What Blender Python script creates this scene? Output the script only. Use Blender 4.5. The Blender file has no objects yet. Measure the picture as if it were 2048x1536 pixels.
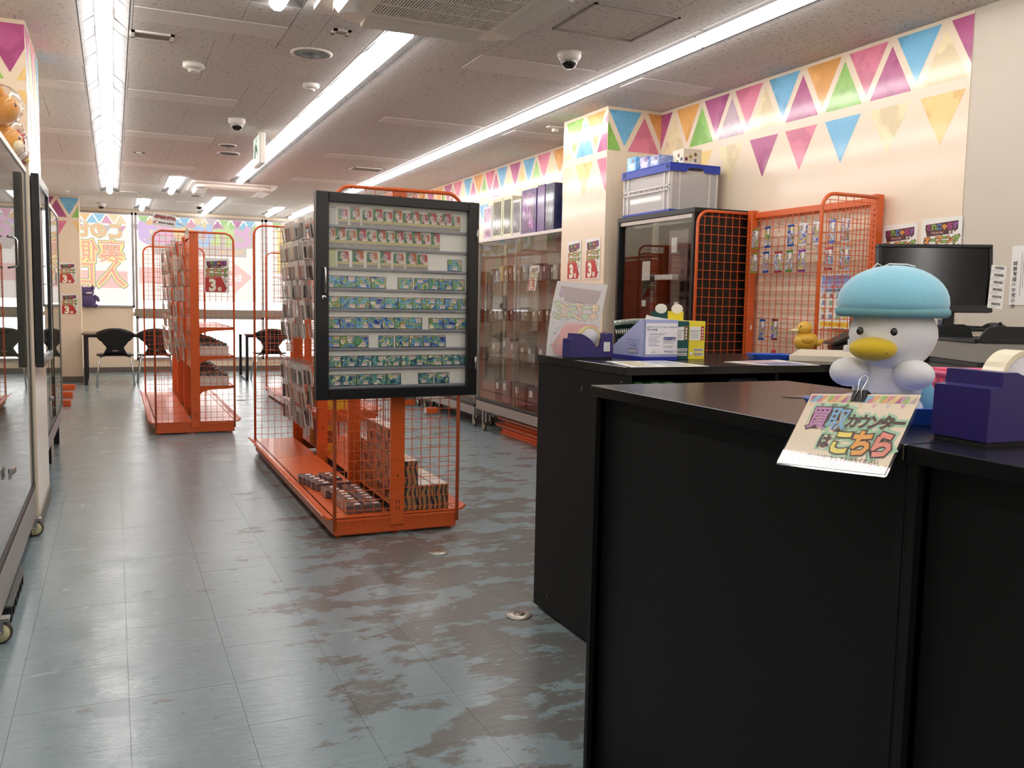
import bpy, bmesh, math, random
from mathutils import Vector, Matrix
import numpy as np
rnd = random.Random(7)
SC = bpy.context.scene
COL = SC.collection
PI = math.pi

# ------------------------------------------------------------------ camera, world, exposure
YAW, PITCH, ROLL, FPX, CAMH = 0.42138807867536343, 0.0914655666519321, 0.019630289305618755, 1780.0, 1.2
def _basis():
    cy, sy, cp, sp = math.cos(YAW), math.sin(YAW), math.cos(PITCH), math.sin(PITCH)
    f = Vector((sy*cp, cy*cp, -sp)); r0 = Vector((cy, -sy, 0)); u0 = r0.cross(f)
    cr, sr = math.cos(ROLL), math.sin(ROLL)
    return cr*r0+sr*u0, -sr*r0+cr*u0, f
CR, CU, CF = _basis()
CO = Vector((0, 0, CAMH))
cam_d = bpy.data.cameras.new('camera'); cam = bpy.data.objects.new('camera', cam_d); COL.objects.link(cam)
cam_d.sensor_width = 36.0; cam_d.lens = FPX/2048*36; cam_d.clip_start = 0.02
m = Matrix((CR, CU, -CF)).transposed().to_4x4(); m.translation = CO
cam.matrix_world = m
SC.camera = cam
SC.view_settings.view_transform = 'Standard'; SC.view_settings.look = 'None'
SC.view_settings.gamma = 1.0; SC.view_settings.use_curve_mapping = False
SC.view_settings.exposure = 0.28
SC.cycles.max_bounces = 10; SC.cycles.transparent_max_bounces = 24
SC.cycles.sample_clamp_indirect = 6.0
SC.cycles.use_denoising = True
W = bpy.data.worlds.new('world'); SC.world = W; W.use_nodes = True
W.node_tree.nodes['Background'].inputs[0].default_value = (1.0, 0.985, 0.98, 1)
W.node_tree.nodes['Background'].inputs[1].default_value = 4.0
TUBE_STRENGTH = 15.0

def ray(px, py): return CF + CR*((px-1024)/FPX) - CU*((py-768)/FPX)
def onx(px, py, v): d = ray(px, py); return CO + d*(v/d.x)
def ony(px, py, v): d = ray(px, py); return CO + d*(v/d.y)
def onz(px, py, v): d = ray(px, py); return CO + d*((v-CAMH)/d.z)
def atd(px, py, v): return CO + ray(px, py)*v

# ------------------------------------------------------------------ materials
def lin(c):
    if isinstance(c, str): c = tuple(int(c[i:i+2], 16)/255 for i in (0, 2, 4))
    return tuple(((x/12.92) if x <= .04045 else ((x+.055)/1.055)**2.4) for x in c[:3])+(1,)
_mats = {}
def M(name, c='808080', rough=.5, metal=0., emit=0., spec=.5, coat=0., coatr=.1, trans=0., sheen=0., alpha=1.):
    if name in _mats: return _mats[name]
    mt = bpy.data.materials.new(name); mt.use_nodes = True
    b = mt.node_tree.nodes['Principled BSDF']; col = lin(c)
    b.inputs['Base Color'].default_value = col; b.inputs['Roughness'].default_value = rough
    b.inputs['Metallic'].default_value = metal; b.inputs['Specular IOR Level'].default_value = spec
    b.inputs['Coat Weight'].default_value = coat; b.inputs['Coat Roughness'].default_value = coatr
    b.inputs['Transmission Weight'].default_value = trans; b.inputs['Sheen Weight'].default_value = sheen
    b.inputs['Alpha'].default_value = alpha
    if emit: b.inputs['Emission Color'].default_value = col; b.inputs['Emission Strength'].default_value = emit
    mt.diffuse_color = col
    _mats[name] = mt; return mt
def nodes(mt): return mt.node_tree.nodes, mt.node_tree.links, mt.node_tree.nodes['Principled BSDF']
def ramp(N, stops, interp='LINEAR'):
    r = N.new('ShaderNodeValToRGB'); r.color_ramp.interpolation = interp; e = r.color_ramp.elements
    while len(e) < len(stops): e.new(.5)
    for i, (p, c) in enumerate(stops): e[i].position = p; e[i].color = lin(c) if not isinstance(c, (int, float)) else (c, c, c, 1)
    return r
def coords(N, L, kind='world', scale=(1, 1, 1)):
    if kind == 'world': g = N.new('ShaderNodeNewGeometry'); o = g.outputs['Position']
    else: g = N.new('ShaderNodeTexCoord'); o = g.outputs['Object']
    mp = N.new('ShaderNodeMapping'); mp.inputs['Scale'].default_value = scale; L.new(o, mp.inputs['Vector'])
    return mp.outputs['Vector']
def noise(N, L, vec, scale, detail=4, rough=.6):
    n = N.new('ShaderNodeTexNoise'); n.inputs['Scale'].default_value = scale; n.inputs['Detail'].default_value = detail
    n.inputs['Roughness'].default_value = rough; L.new(vec, n.inputs['Vector']); return n.outputs['Fac']
def mixc(N, L, fac, a, b, mode='MIX'):
    x = N.new('ShaderNodeMix'); x.data_type = 'RGBA'; x.blend_type = mode
    for s, v in ((0, fac), (6, a), (7, b)):
        if hasattr(v, 'is_linked'): L.new(v, x.inputs[s])
        elif s == 0: x.inputs[0].default_value = v
        else: x.inputs[s].default_value = lin(v) if not isinstance(v, tuple) or len(v) == 3 else v
    return x.outputs[2]
def bump(N, L, b, h, strength=.2, dist=.01):
    bp = N.new('ShaderNodeBump'); bp.inputs['Strength'].default_value = strength; bp.inputs['Distance'].default_value = dist
    L.new(h, bp.inputs['Height']); L.new(bp.outputs['Normal'], b.inputs['Normal'])

def glass(name, tint=(1, 1, 1), ior=1.5, rough=.0, boost=1.0):
    if name in _mats: return _mats[name]
    mt = bpy.data.materials.new(name); mt.use_nodes = True; N, L = mt.node_tree.nodes, mt.node_tree.links
    N.remove(N['Principled BSDF']); out = N['Material Output']
    t = N.new('ShaderNodeBsdfTransparent'); t.inputs[0].default_value = (*tint, 1)
    g = N.new('ShaderNodeBsdfGlossy'); g.inputs['Roughness'].default_value = rough
    f = N.new('ShaderNodeFresnel'); gm = N.new('ShaderNodeNewGeometry'); im = N.new('ShaderNodeMapRange')
    im.inputs[3].default_value = ior; im.inputs[4].default_value = 1/ior; L.new(gm.outputs['Backfacing'], im.inputs[0]); L.new(im.outputs[0], f.inputs['IOR'])
    mx = N.new('ShaderNodeMixShader')
    L.new(f.outputs[0], mx.inputs[0]); L.new(t.outputs[0], mx.inputs[1]); L.new(g.outputs[0], mx.inputs[2]); L.new(mx.outputs[0], out.inputs[0])
    _mats[name] = mt; return mt
def backlit(name, c, k=1.0):
    if name in _mats: return _mats[name]
    mt = bpy.data.materials.new(name); mt.use_nodes = True; N, L = mt.node_tree.nodes, mt.node_tree.links; N.remove(N['Principled BSDF'])
    e = N.new('ShaderNodeEmission'); e.inputs[0].default_value = lin(c); e.inputs[1].default_value = k; L.new(e.outputs[0], N['Material Output'].inputs[0]); _mats[name] = mt; return mt
def translucent(name, c, mix=.15):
    if name in _mats: return _mats[name]
    mt = bpy.data.materials.new(name); mt.use_nodes = True; N, L = mt.node_tree.nodes, mt.node_tree.links
    N.remove(N['Principled BSDF']); out = N['Material Output']
    t = N.new('ShaderNodeBsdfTranslucent'); t.inputs[0].default_value = lin(c)
    d = N.new('ShaderNodeBsdfDiffuse'); d.inputs[0].default_value = lin(c)
    mx = N.new('ShaderNodeMixShader'); mx.inputs[0].default_value = mix
    L.new(t.outputs[0], mx.inputs[1]); L.new(d.outputs[0], mx.inputs[2]); L.new(mx.outputs[0], out.inputs[0])
    _mats[name] = mt; return mt

ORANGE = M('orange_steel', 'dc6228', .35, coat=.25)
BLACK = M('black_paint', '121314', .42)
BLACKM = M('black_matte', '0e0f10', .7)
CHROME = M('chrome', 'd8d8da', .15, 1.)
STEEL = M('steel', 'b4b2b0', .35, 1.)
ALU = M('aluminium', 'b9b4ae', .4, .7)
WHITE = M('white_plastic', 'e4e0da', .4)
PAPER = M('white_paper', 'f0eeea', .35)
DARK = M('dark_void', '08090a', .8)
GLASS = glass('clear_glass', (.93, .95, .94))
PALE = {}
def flat(c, rough=.4): return M('ink_'+c+'_%d' % int(rough*100), c, rough)

# ------------------------------------------------------------------ mesh builder
class MB:
    def __init__(s): s.v = []; s.f = []; s.mi = []; s.mats = []; s.sm = []
    def mid(s, mt):
        if mt not in s.mats: s.mats.append(mt)
        return s.mats.index(mt)
    def add(s, vs, fs, mt, X=None, smooth=False):
        o = len(s.v)
        if X is not None: vs = [X @ Vector(v) for v in vs]
        s.v += [tuple(v) for v in vs]; k = s.mid(mt)
        for f in fs: s.f.append(tuple(i+o for i in f)); s.mi.append(k); s.sm.append(smooth)
        return s
    def box(s, a, b, mt, X=None, bev=0.):
        x0, y0, z0 = [min(p, q) for p, q in zip(a, b)]; x1, y1, z1 = [max(p, q) for p, q in zip(a, b)]
        if bev > 0:
            r = min(bev, (x1-x0)/2.01, (y1-y0)/2.01, (z1-z0)/2.01); vs = []; 
            for (X0, Y0, Z0, sx, sy, sz) in [(x, y, z, 1 if i else -1, 1 if j else -1, 1 if k else -1) for i, x in enumerate((x0, x1)) for j, y in enumerate((y0, y1)) for k, z in enumerate((z0, z1))]:
                vs += [(X0, Y0-sy*r, Z0-sz*r), (X0-sx*r, Y0, Z0-sz*r), (X0-sx*r, Y0-sy*r, Z0)]
            I = lambda i, j, k, a: (i*4+j*2+k)*3+a
            fs = []
            for i in (0, 1):
                q = [I(i, 0, 0, 0), I(i, 1, 0, 0), I(i, 1, 1, 0), I(i, 0, 1, 0)]; fs.append(q if i else q[::-1])
                q = [I(0, i, 0, 1), I(0, i, 1, 1), I(1, i, 1, 1), I(1, i, 0, 1)]; fs.append(q if i else q[::-1])
                q = [I(0, 0, i, 2), I(1, 0, i, 2), I(1, 1, i, 2), I(0, 1, i, 2)]; fs.append(q if i else q[::-1])
            for i in (0, 1):
                for j in (0, 1):
                    fs += [[I(i, j, 0, 0), I(i, j, 1, 0), I(i, j, 1, 1), I(i, j, 0, 1)], [I(i, 0, j, 0), I(i, 1, j, 0), I(i, 1, j, 2), I(i, 0, j, 2)], [I(0, i, j, 1), I(1, i, j, 1), I(1, i, j, 2), I(0, i, j, 2)]]
            for i in (0, 1):
                for j in (0, 1):
                    for k in (0, 1): fs.append([I(i, j, k, 0), I(i, j, k, 1), I(i, j, k, 2)])
            return s.add(vs, fs, mt, X)
        vs = [(x0, y0, z0), (x1, y0, z0), (x1, y1, z0), (x0, y1, z0), (x0, y0, z1), (x1, y0, z1), (x1, y1, z1), (x0, y1, z1)]
        return s.add(vs, [(0, 3, 2, 1), (4, 5, 6, 7), (0, 1, 5, 4), (1, 2, 6, 5), (2, 3, 7, 6), (3, 0, 4, 7)], mt, X)
    def quad(s, pts, mt, X=None): return s.add(pts, [tuple(range(len(pts)))], mt, X)
    def tube(s, pts, r, mt, n=8, X=None, close=False, caps=True):
        pts = [Vector(p) for p in pts]; vs = []; fs = []; k = len(pts)
        rr = r if isinstance(r, (list, tuple)) else [r]*k
        up = None
        for i, p in enumerate(pts):
            a = pts[i-1] if (i or close) else p; b = pts[(i+1) % k] if (i < k-1 or close) else p
            t = (b-a).normalized()
            if up is None:
                up = Vector((0, 0, 1)) if abs(t.z) < .9 else Vector((1, 0, 0))
            u = t.cross(up).normalized(); w = u.cross(t).normalized(); up = w
            for j in range(n):
                an = 2*PI*(j+.5)/n; vs.append(p+(u*math.cos(an)+w*math.sin(an))*rr[i])
        for i in range(k if close else k-1):
            i2 = (i+1) % k
            for j in range(n): fs.append((i*n+j, i2*n+j, i2*n+(j+1) % n, i*n+(j+1) % n))
        if caps and not close: fs += [tuple(range(n)), tuple(range((k-1)*n, k*n))[::-1]]
        return s.add(vs, fs, mt, X, smooth=n > 5)
    def bar(s, a, b, w, mt, X=None): return s.tube([a, b], w*.7071, mt, 4, X)
    def cyl(s, a, b, r, mt, n=20, r2=None, X=None): return s.tube([a, b], [r, r if r2 is None else r2], mt, n, X)
    def lathe(s, prof, mt, n=24, X=None, smooth=True):
        vs = [(r*math.cos(2*PI*j/n), r*math.sin(2*PI*j/n), z) for r, z in prof for j in range(n)]
        fs = [(i*n+j, i*n+(j+1) % n, (i+1)*n+(j+1) % n, (i+1)*n+j) for i in range(len(prof)-1) for j in range(n)]
        fs += [tuple(range(n))[::-1], tuple(range((len(prof)-1)*n, len(prof)*n))]
        return s.add(vs, fs, mt, X, smooth)
    def prism(s, poly, h0, h1, mt, X=None):
        n = len(poly); vs = [(x, y, h0) for x, y in poly]+[(x, y, h1) for x, y in poly]
        fs = [tuple(range(n))[::-1], tuple(range(n, 2*n))]+[(i, (i+1) % n, n+(i+1) % n, n+i) for i in range(n)]
        return s.add(vs, fs, mt, X)
    def ball(s, c, r, mt, n=20, X=None, fn=None):
        rx, ry, rz = r if isinstance(r, (tuple, list)) else (r, r, r); vs = []; m_ = n//2
        for i in range(m_+1):
            th = PI*i/m_
            for j in range(n):
                ph = 2*PI*j/n; d = Vector((math.sin(th)*math.cos(ph), math.sin(th)*math.sin(ph), math.cos(th)))
                q = Vector((d.x*rx, d.y*ry, d.z*rz))
                if fn: q = fn(d, q)
                vs.append(Vector(c)+q)
        fs = [(i*n+j, (i+1)*n+j, (i+1)*n+(j+1) % n, i*n+(j+1) % n) for i in range(m_) for j in range(n)]
        return s.add(vs, fs, mt, X, True)
    def mesh(s, name):
        me = bpy.data.meshes.new(name); me.from_pydata(s.v, [], s.f)
        for mt in s.mats: me.materials.append(mt)
        me.polygons.foreach_set('material_index', s.mi); me.polygons.foreach_set('use_smooth', s.sm)
        me.validate(); me.update(); return me
    def build(s, name, parent=None, X=None, recalc=True):
        me = s.mesh(name)
        if recalc:
            bm = bmesh.new(); bm.from_mesh(me); bmesh.ops.recalc_face_normals(bm, faces=bm.faces); bm.to_mesh(me); bm.free()
        return link(name, me, parent, X)
def link(name, data, parent=None, X=None):
    o = bpy.data.objects.new(name, data); COL.objects.link(o)
    if parent is not None: o.parent = parent
    if X is not None: o.matrix_basis = X
    return o
def tag(o, label=None, cat=None, group=None, kind=None):
    if label: o['label'] = label
    if cat: o['category'] = cat
    if group: o['group'] = group
    if kind: o['kind'] = kind
    return o
def thing(name, label, cat, X=None, group=None):
    o = bpy.data.objects.new(name, None); COL.objects.link(o); o.empty_display_size = .05
    if X is not None: o.matrix_basis = X if isinstance(X, Matrix) else Matrix.Translation(X)
    return tag(o, label, cat, group)
def dup(o, X=None, label=None, parent=None, group=None):
    kids = KIDS.setdefault(o.name, [c for c in COL.objects if c.parent == o]) if o.name not in KIDS else KIDS[o.name]
    c = o.copy(); COL.objects.link(c); c.parent = parent
    if X is not None: c.matrix_basis = X
    if label: c['label'] = label
    if group: c['group'] = group
    for k in kids: dup(k, parent=c)
    return c
KIDS = {}
def T(x, y, z): return Matrix.Translation((x, y, z))
def RZ(a): return Matrix.Rotation(a, 4, 'Z')
def RX(a): return Matrix.Rotation(a, 4, 'X')
def RY(a): return Matrix.Rotation(a, 4, 'Y')
def frame(o, xd, yd):
    x = Vector(xd).normalized(); y = Vector(yd); y = (y-x*y.dot(x)).normalized(); z = x.cross(y)
    m = Matrix((x, y, z)).transposed().to_4x4(); m.translation = Vector(o); return m
def rrect(w, h, r, n=5, cx=0, cy=0):
    p = []
    for (sx, sy, a0) in ((1, 1, 0), (-1, 1, 90), (-1, -1, 180), (1, -1, 270)):
        for i in range(n+1):
            a = math.radians(a0+90*i/n); p.append((cx+sx*(w/2-r)+r*math.cos(a), cy+sy*(h/2-r)+r*math.sin(a)))
    return p

# ------------------------------------------------------------------ lettering (flat print)
_tx = {}
def glyph(ch, off=0., shear=0., res=2):
    k = (ch, off, shear, res)
    if k in _tx: return _tx[k]
    c = bpy.data.curves.new('t', 'FONT'); c.body = ch; c.size = 1.0; c.offset = off; c.resolution_u = res; c.fill_mode = 'FRONT'; c.shear = shear
    o = bpy.data.objects.new('t', c)
    me = bpy.data.meshes.new_from_object(o)
    vs = [tuple(v.co) for v in me.vertices]; fs = [tuple(p.vertices) for p in me.polygons]
    bpy.data.meshes.remove(me); bpy.data.objects.remove(o); bpy.data.curves.remove(c)
    _tx[k] = (vs, fs); return vs, fs
def text(mb, s, x, y, size, mt, z=.0006, off=.02, adv=None, X=None, sx=1., shear=0., center=True, cols=None, res=2, mirror=False):
    """letters on local XY plane, one advance per full-width character"""
    adv = adv or size
    wid = [(adv if ord(ch) > 255 else adv*.58) for ch in s]; tot = sum(wid); px = x-(tot/2 if center else 0)
    for i, ch in enumerate(s):
        if ch != ' ':
            vs, fs = glyph(ch, off, shear, res); mt_ = cols[i % len(cols)] if cols else mt
            if vs:
                vv = [((v[0]*size*sx+px), v[1]*size+y, z) for v in vs]
                if mirror: vv = [(2*x-v[0], v[1], v[2]) for v in vv]
                mb.add(vv, fs, mt_, X)
        px += wid[i]

# ================================================================== SETTING
XL, XR, YB, YF, ZC = -0.85, 3.42, -5.0, 15.06, 2.5
WALLPAPER = M('wallpaper_cream', 'f0dec6', .35, coat=.6, coatr=.13)
N, L, b = nodes(WALLPAPER); v = coords(N, L, scale=(1, 1, .55)); h = noise(N, L, v, 3.2, 5, .55); bump(N, L, b, h, .6, .03)
FABWALL = M('plain_wallcloth', 'd6cdbf', .75)
N, L, b = nodes(FABWALL); v = coords(N, L, scale=(60, 60, 400)); h = noise(N, L, v, 3, 2); bump(N, L, b, h, .25, .002)
BASEB = M('grey_skirting', '6b6660', .5)
GREYWALL = M('back_wall', 'e2dcd4', .7)

# floor: vinyl tiles, worn
FLOOR = M('worn_vinyl', '6d8087', .3)
N, L, b = nodes(FLOOR)
v = coords(N, L); vs_ = coords(N, L, scale=(.55, 1.6, 1)); vb = coords(N, L, scale=(1.2, 1.9, 1))
oi = N.new('ShaderNodeObjectInfo')
n1 = noise(N, L, vb, 3.0, 10, .66); n2 = noise(N, L, v, .42, 2, .5); n3 = noise(N, L, coords(N, L, scale=(14, 40, 1)), 1.2, 3, .6)
ad = N.new('ShaderNodeMath'); ad.operation = 'ADD'; L.new(n1, ad.inputs[0])
# wear grows towards the counter side of the aisle (traffic in front of the desk)
sx = N.new('ShaderNodeSeparateXYZ'); g_ = N.new('ShaderNodeNewGeometry'); L.new(g_.outputs['Position'], sx.inputs[0])
mr = N.new('ShaderNodeMapRange'); mr.inputs[1].default_value = .1; mr.inputs[2].default_value = 1.2; mr.inputs[3].default_value = -.16; mr.inputs[4].default_value = .05; L.new(sx.outputs['X'], mr.inputs[0])
mr2 = N.new('ShaderNodeMapRange'); mr2.inputs[1].default_value = 4.0; mr2.inputs[2].default_value = 6.5; mr2.inputs[3].default_value = 0; mr2.inputs[4].default_value = -.12; L.new(sx.outputs['Y'], mr2.inputs[0])
a2 = N.new('ShaderNodeMath'); a2.operation = 'ADD'; L.new(mr.outputs[0], a2.inputs[0]); L.new(mr2.outputs[0], a2.inputs[1]); L.new(a2.outputs[0], ad.inputs[1])
wear = ramp(N, [(.48, 0.0), (.525, .9)]); L.new(ad.outputs[0], wear.inputs[0])
clean = mixc(N, L, n3, '7f9095', '90a2a8')
c1 = mixc(N, L, wear.outputs[0], clean, '6b6a67')
spk = N.new('ShaderNodeTexNoise'); spk.inputs['Scale'].default_value = 26; spk.inputs['Detail'].default_value = 2; L.new(coords(N, L, scale=(1.0, 2.4, 1)), spk.inputs['Vector'])
sr_ = ramp(N, [(.70, 0.0), (.735, .7)]); L.new(spk.outputs['Fac'], sr_.inputs[0])
c2 = mixc(N, L, sr_.outputs[0], c1, '4a4642')
lt = noise(N, L, coords(N, L, scale=(1, 3, 1)), 3.4, 6, .7); ltr = ramp(N, [(.62, 0.0), (.66, .8)]); L.new(lt, ltr.inputs[0])
c3 = mixc(N, L, ltr.outputs[0], c2, '9db0b4')
L.new(c3, b.inputs['Base Color'])
rr = N.new('ShaderNodeMapRange'); rr.inputs[1].default_value = .3; rr.inputs[2].default_value = .7; rr.inputs[3].default_value = .09; rr.inputs[4].default_value = .30; L.new(n1, rr.inputs[0]); L.new(rr.outputs[0], b.inputs['Roughness'])
bump(N, L, b, noise(N, L, coords(N, L, scale=(1.6, 6, 1)), 6, 6, .62), .2, .012)
b.inputs['Specular IOR Level'].default_value = .6

floor = MB().box((XL-.1, YB-.1, -.06), (XR+.1, YF+.1, -.0045), M('floor_bed', '6b7172', .8)).build('floor'); tag(floor, kind='structure')
TS = .3048; tiles = []
for i in range(-3, 12):
    for j in range(-25, 51):
        x0 = .0205+i*TS; y0 = 2.488+(j)*TS-8*0
        xa, xb_, ya, yb = max(x0, XL), min(x0+TS, XR), max(y0, YB), min(y0+TS, YF)
        if xb_-xa > .02 and yb-ya > .02: tiles.append((xa, xb_, ya, yb))
def vis(x, y, z=0):
    d = Vector((x, y, z))-CO; w_ = d.dot(CF)
    if w_ < .1: return False
    return -60 < 1024+FPX*d.dot(CR)/w_ < 2110 and -60 < 768-FPX*d.dot(CU)/w_ < 1600
seen = [t for t in tiles if vis((t[0]+t[1])/2, (t[2]+t[3])/2)]
seen.sort(key=lambda t: (t[0]+t[1])**2/4+(t[2]+t[3])**2/4)
near = set(seen[:300]); rest = MB(); tcache = {}
for t in tiles:
    w_, h_ = round(t[1]-t[0], 4), round(t[3]-t[2], 4); g = .0005
    if t in near:
        if (w_, h_) not in tcache:
            tcache[(w_, h_)] = MB().box((-w_/2+g, -h_/2+g, -.004), (w_/2-g, h_/2-g, 0), FLOOR).mesh('floor_tile')
        link('floor_tile', tcache[(w_, h_)], floor, T((t[0]+t[1])/2, (t[2]+t[3])/2, rnd.uniform(-.0002, .0002)))
    else: rest.box((t[0]+g, t[2]+g, -.004), (t[1]-g, t[3]-g, 0), FLOOR)
o = rest.build('distant_floor_tiles', floor); o['kind'] = 'stuff'

# ceiling: slab, then tiles cut round the light troughs
slab = MB().box((XL-.1, YB-.1, 2.62), (XR+.1, YF+.1, 2.7), M('ceiling_slab', '77706a', .9)).build('ceiling'); tag(slab, kind='structure')
CEIL = M('rockwool_tile', 'd6d3d0', .85)
N, L, b = nodes(CEIL); vo = N.new('ShaderNodeTexVoronoi'); vo.inputs['Scale'].default_value = 42; vo.inputs['Randomness'].default_value = 1
L.new(coords(N, L, scale=(.75, 1.5, 1)), vo.inputs['Vector']); nz = noise(N, L, coords(N, L, scale=(1, 2.4, 1)), 34, 3, .7)
r1 = ramp(N, [(.37, 1.0), (.40, 0.0)]); L.new(nz, r1.inputs[0])
L.new(mixc(N, L, r1.outputs[0], 'd8d5d2', '827d79'), b.inputs['Base Color'])
bump(N, L, b, r1.outputs[0], .5, -.003)
SMOOTH = M('smooth_cover_panel', 'e2dfdd', .7)
LIGHTS = [(-.015, -4.8, 12.55), (1.335, 4.30, 10.65), (1.335, 12.0, 14.95), (2.665, -4.8, 11.1), (2.665, 12.1, 14.9), (1.335, -4.8, 2.45), (.69, 10.55, 12.2), (.69, 2.6, 4.18), (.42, 13.2, 14.8), (2.255, 13.25, 14.62)]  # middle trough behind the camera is added, outer two lengthened backward, for extra light
HW = .112
holes = [(x-HW, x+HW, y0, y1) for x, y0, y1 in LIGHTS]
covers = [(.11, .80, 4.50, 4.72), (1.80, 2.50, 4.50, 4.80), (.11, .79, 6.28, 6.52), (1.80, 2.55, 6.30, 6.50), (-.74, -.135, 6.25, 6.48), (-.74, -.135, 8.05, 8.28), (.11, .79, 7.85, 8.1), (1.8, 2.54, 8.1, 8.33), (.11, .79, 9.7, 9.92), (1.8, 2.54, 9.9, 10.15), (-.74, -.135, 9.9, 10.15), (.11, .58, 11.5, 11.75), (2.8, 3.3, 4.5, 4.75), (2.8, 3.3, 6.3, 6.52), (1.5, 2.1, 13.0, 13.25), (.8, 1.2, 13.2, 13.4), (.55, 1.2, 14.4, 14.6), (-.74, -.2, 13.2, 13.4), (2.4, 3.2, 12.6, 12.8)]
def cut(rects, hole):
    out = []
    for (a, b_, c, d) in rects:
        x0, x1, y0, y1 = max(a, hole[0]), min(b_, hole[1]), max(c, hole[2]), min(d, hole[3])
        if x0 >= x1 or y0 >= y1: out.append((a, b_, c, d)); continue
        for r in ((a, x0, c, d), (x1, b_, c, d), (x0, x1, c, y0), (x0, x1, y1, d)):
            if r[1]-r[0] > .004 and r[3]-r[2] > .004: out.append(r)
    return out
allr = []
j = 0; y = YB
while y < YF:
    x = XL-(.45 if j % 2 else 0)
    while x < XR:
        rs = [(max(x, XL), min(x+.9, XR), y, min(y+.9, YF))]
        if rs[0][1]-rs[0][0] > .01:
            for hl in holes+covers: rs = cut(rs, hl)
            allr.append(rs)
        x += .9
    y += .9; j += 1
cnt = 0
for rs in allr:
    mb = MB(); g = .0012
    for r in rs: mb.box((r[0]+g, r[2]+g, 2.5), (r[1]-g, r[3]-g, 2.512), CEIL)
    if mb.v: mb.build('ceiling_tile', slab)
for r in covers: MB().box((r[0]+.002, r[2]+.002, 2.497), (r[1]-.002, r[3]-.002, 2.51), SMOOTH).build('cover_panel', slab)
# faint access hatch frame
hx0, hx1, hy0, hy1 = 1.93, 2.37, 3.50, 3.92; mb = MB()
for a, c in (((hx0, hy0), (hx1, hy0+.012)), ((hx0, hy1-.012), (hx1, hy1)), ((hx0, hy0), (hx0+.012, hy1)), ((hx1-.012, hy0), (hx1, hy1))): mb.box((a[0], a[1], 2.494), (c[0], c[1], 2.5005), M('hatch_trim', '9b9590', .5, .4))
mb.build('hatch_frame', slab)

TUBE = bpy.data.materials.new('lit_tube'); TUBE.use_nodes = True
tn = TUBE.node_tree.nodes; tl = TUBE.node_tree.links; tn.remove(tn['Principled BSDF']); em = tn.new('ShaderNodeEmission'); em.inputs[0].default_value = (1, .955, .92, 1); em.inputs[1].default_value = TUBE_STRENGTH; tl.new(em.outputs[0], tn['Material Output'].inputs[0])
REFL = M('crumpled_reflector', '3b3837', .5, .1, spec=.3)
N, L, b = nodes(REFL); bump(N, L, b, noise(N, L, coords(N, L, scale=(1, 1, 1)), 5, 3, .5), .5, .02)
wl = ['first long light trough along the left of the ceiling', 'middle light trough running above the near orange gondola', 'last light over the far tables in line with the middle trough', 'longest light trough, running beside the right-hand wall', 'last light by the far window near the right wall', 'added unseen light trough behind the viewer, over the near end of the shop', 'short light in front of the far ceiling air conditioner', 'short light cut off by the top edge of the photo', 'short light nearest the mullion of the far windows', 'short light over the far right window bay']
for (x, y0, y1), lb in zip(LIGHTS, wl):
    t = thing('ceiling_light', lb+', fluorescent', 'ceiling light', (x, y0, 2.5)); n_ = max(1, round((y1-y0)/1.24)); l = (y1-y0)/n_
    h = MB(); HS = M('trough_housing', '4a4644', .6)
    for sgn in (-1, 1): h.box((sgn*HW, 0, 0), (sgn*(HW-.004), y1-y0, .075), HS)
    h.box((-HW, 0, .072), (HW, y1-y0, .078), HS); h.box((-HW, 0, 0), (HW, .004, .075), HS); h.box((-HW, y1-y0-.004, 0), (HW, y1-y0, .075), HS); h.build('housing', t)
    for k in range(n_):
        a, c = k*l+.003, (k+1)*l-.003; r = MB(); ns = 7
        for sgn in (-1, 1):
            for q in range(ns):
                ya, yb = a+(c-a)*q/ns, a+(c-a)*(q+1)/ns; wa, wb = rnd.uniform(-.004, .004), rnd.uniform(-.004, .004)
                r.quad([(sgn*(HW-.004), ya, .004), (sgn*(HW-.004), yb, .004), (sgn*.045, yb, .052+wb), (sgn*.045, ya, .052+wb)], REFL)
        r.box((-.045, a, .052), (.045, c, .056), REFL); r.build('reflector', t, recalc=False)
    for k in range(n_):
        a, c = k*l+.012, (k+1)*l-.012
        MB().prism([(-.036, 0), (-.03, -.02), (-.014, -.034), (.014, -.034), (.03, -.02), (.036, 0), (.03, .012), (-.03, .012)], a, c, TUBE, X=T(0, 0, .003) @ Matrix(((1, 0, 0, 0), (0, 0, 1, 0), (0, 1, 0, 0), (0, 0, 0, 1)))).build('lit_tube', t)

# walls
wall_right = MB().box((XR, YB, 0), (XR+.1, YF, 2.62), FABWALL).build('wall_right'); tag(wall_right, kind='structure')
MB().box((XR-.004, 2.82, .08), (XR-.0005, YF, 2.496), WALLPAPER).build('wallpaper_sheet', wall_right)
tag(MB().box((XR-.012, YB, 0), (XR, YF, .08), BASEB).build('baseboard_right'), kind='structure')
wall_left = MB().box((XL-.1, YB, 0), (XL, YF, 2.62), WALLPAPER).build('wall_left'); tag(wall_left, kind='structure')
tag(MB().box((XL, YB, 0), (XL+.012, YF, .08), BASEB).build('baseboard_left'), kind='structure')
tag(MB().box((XL-.1, YB-.1, 0), (XR+.1, YB, 2.62), GREYWALL).build('wall_back'), kind='structure')
TRI = {'m': 'a8487f', 'b': '62a9cf', 'p': 'd06f8c', 'o': 'e0a050', 'g': '84b850', 'c': 'e2cfa4', 'y': 'e6c079', 'v': 'b49aa6'}
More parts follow.
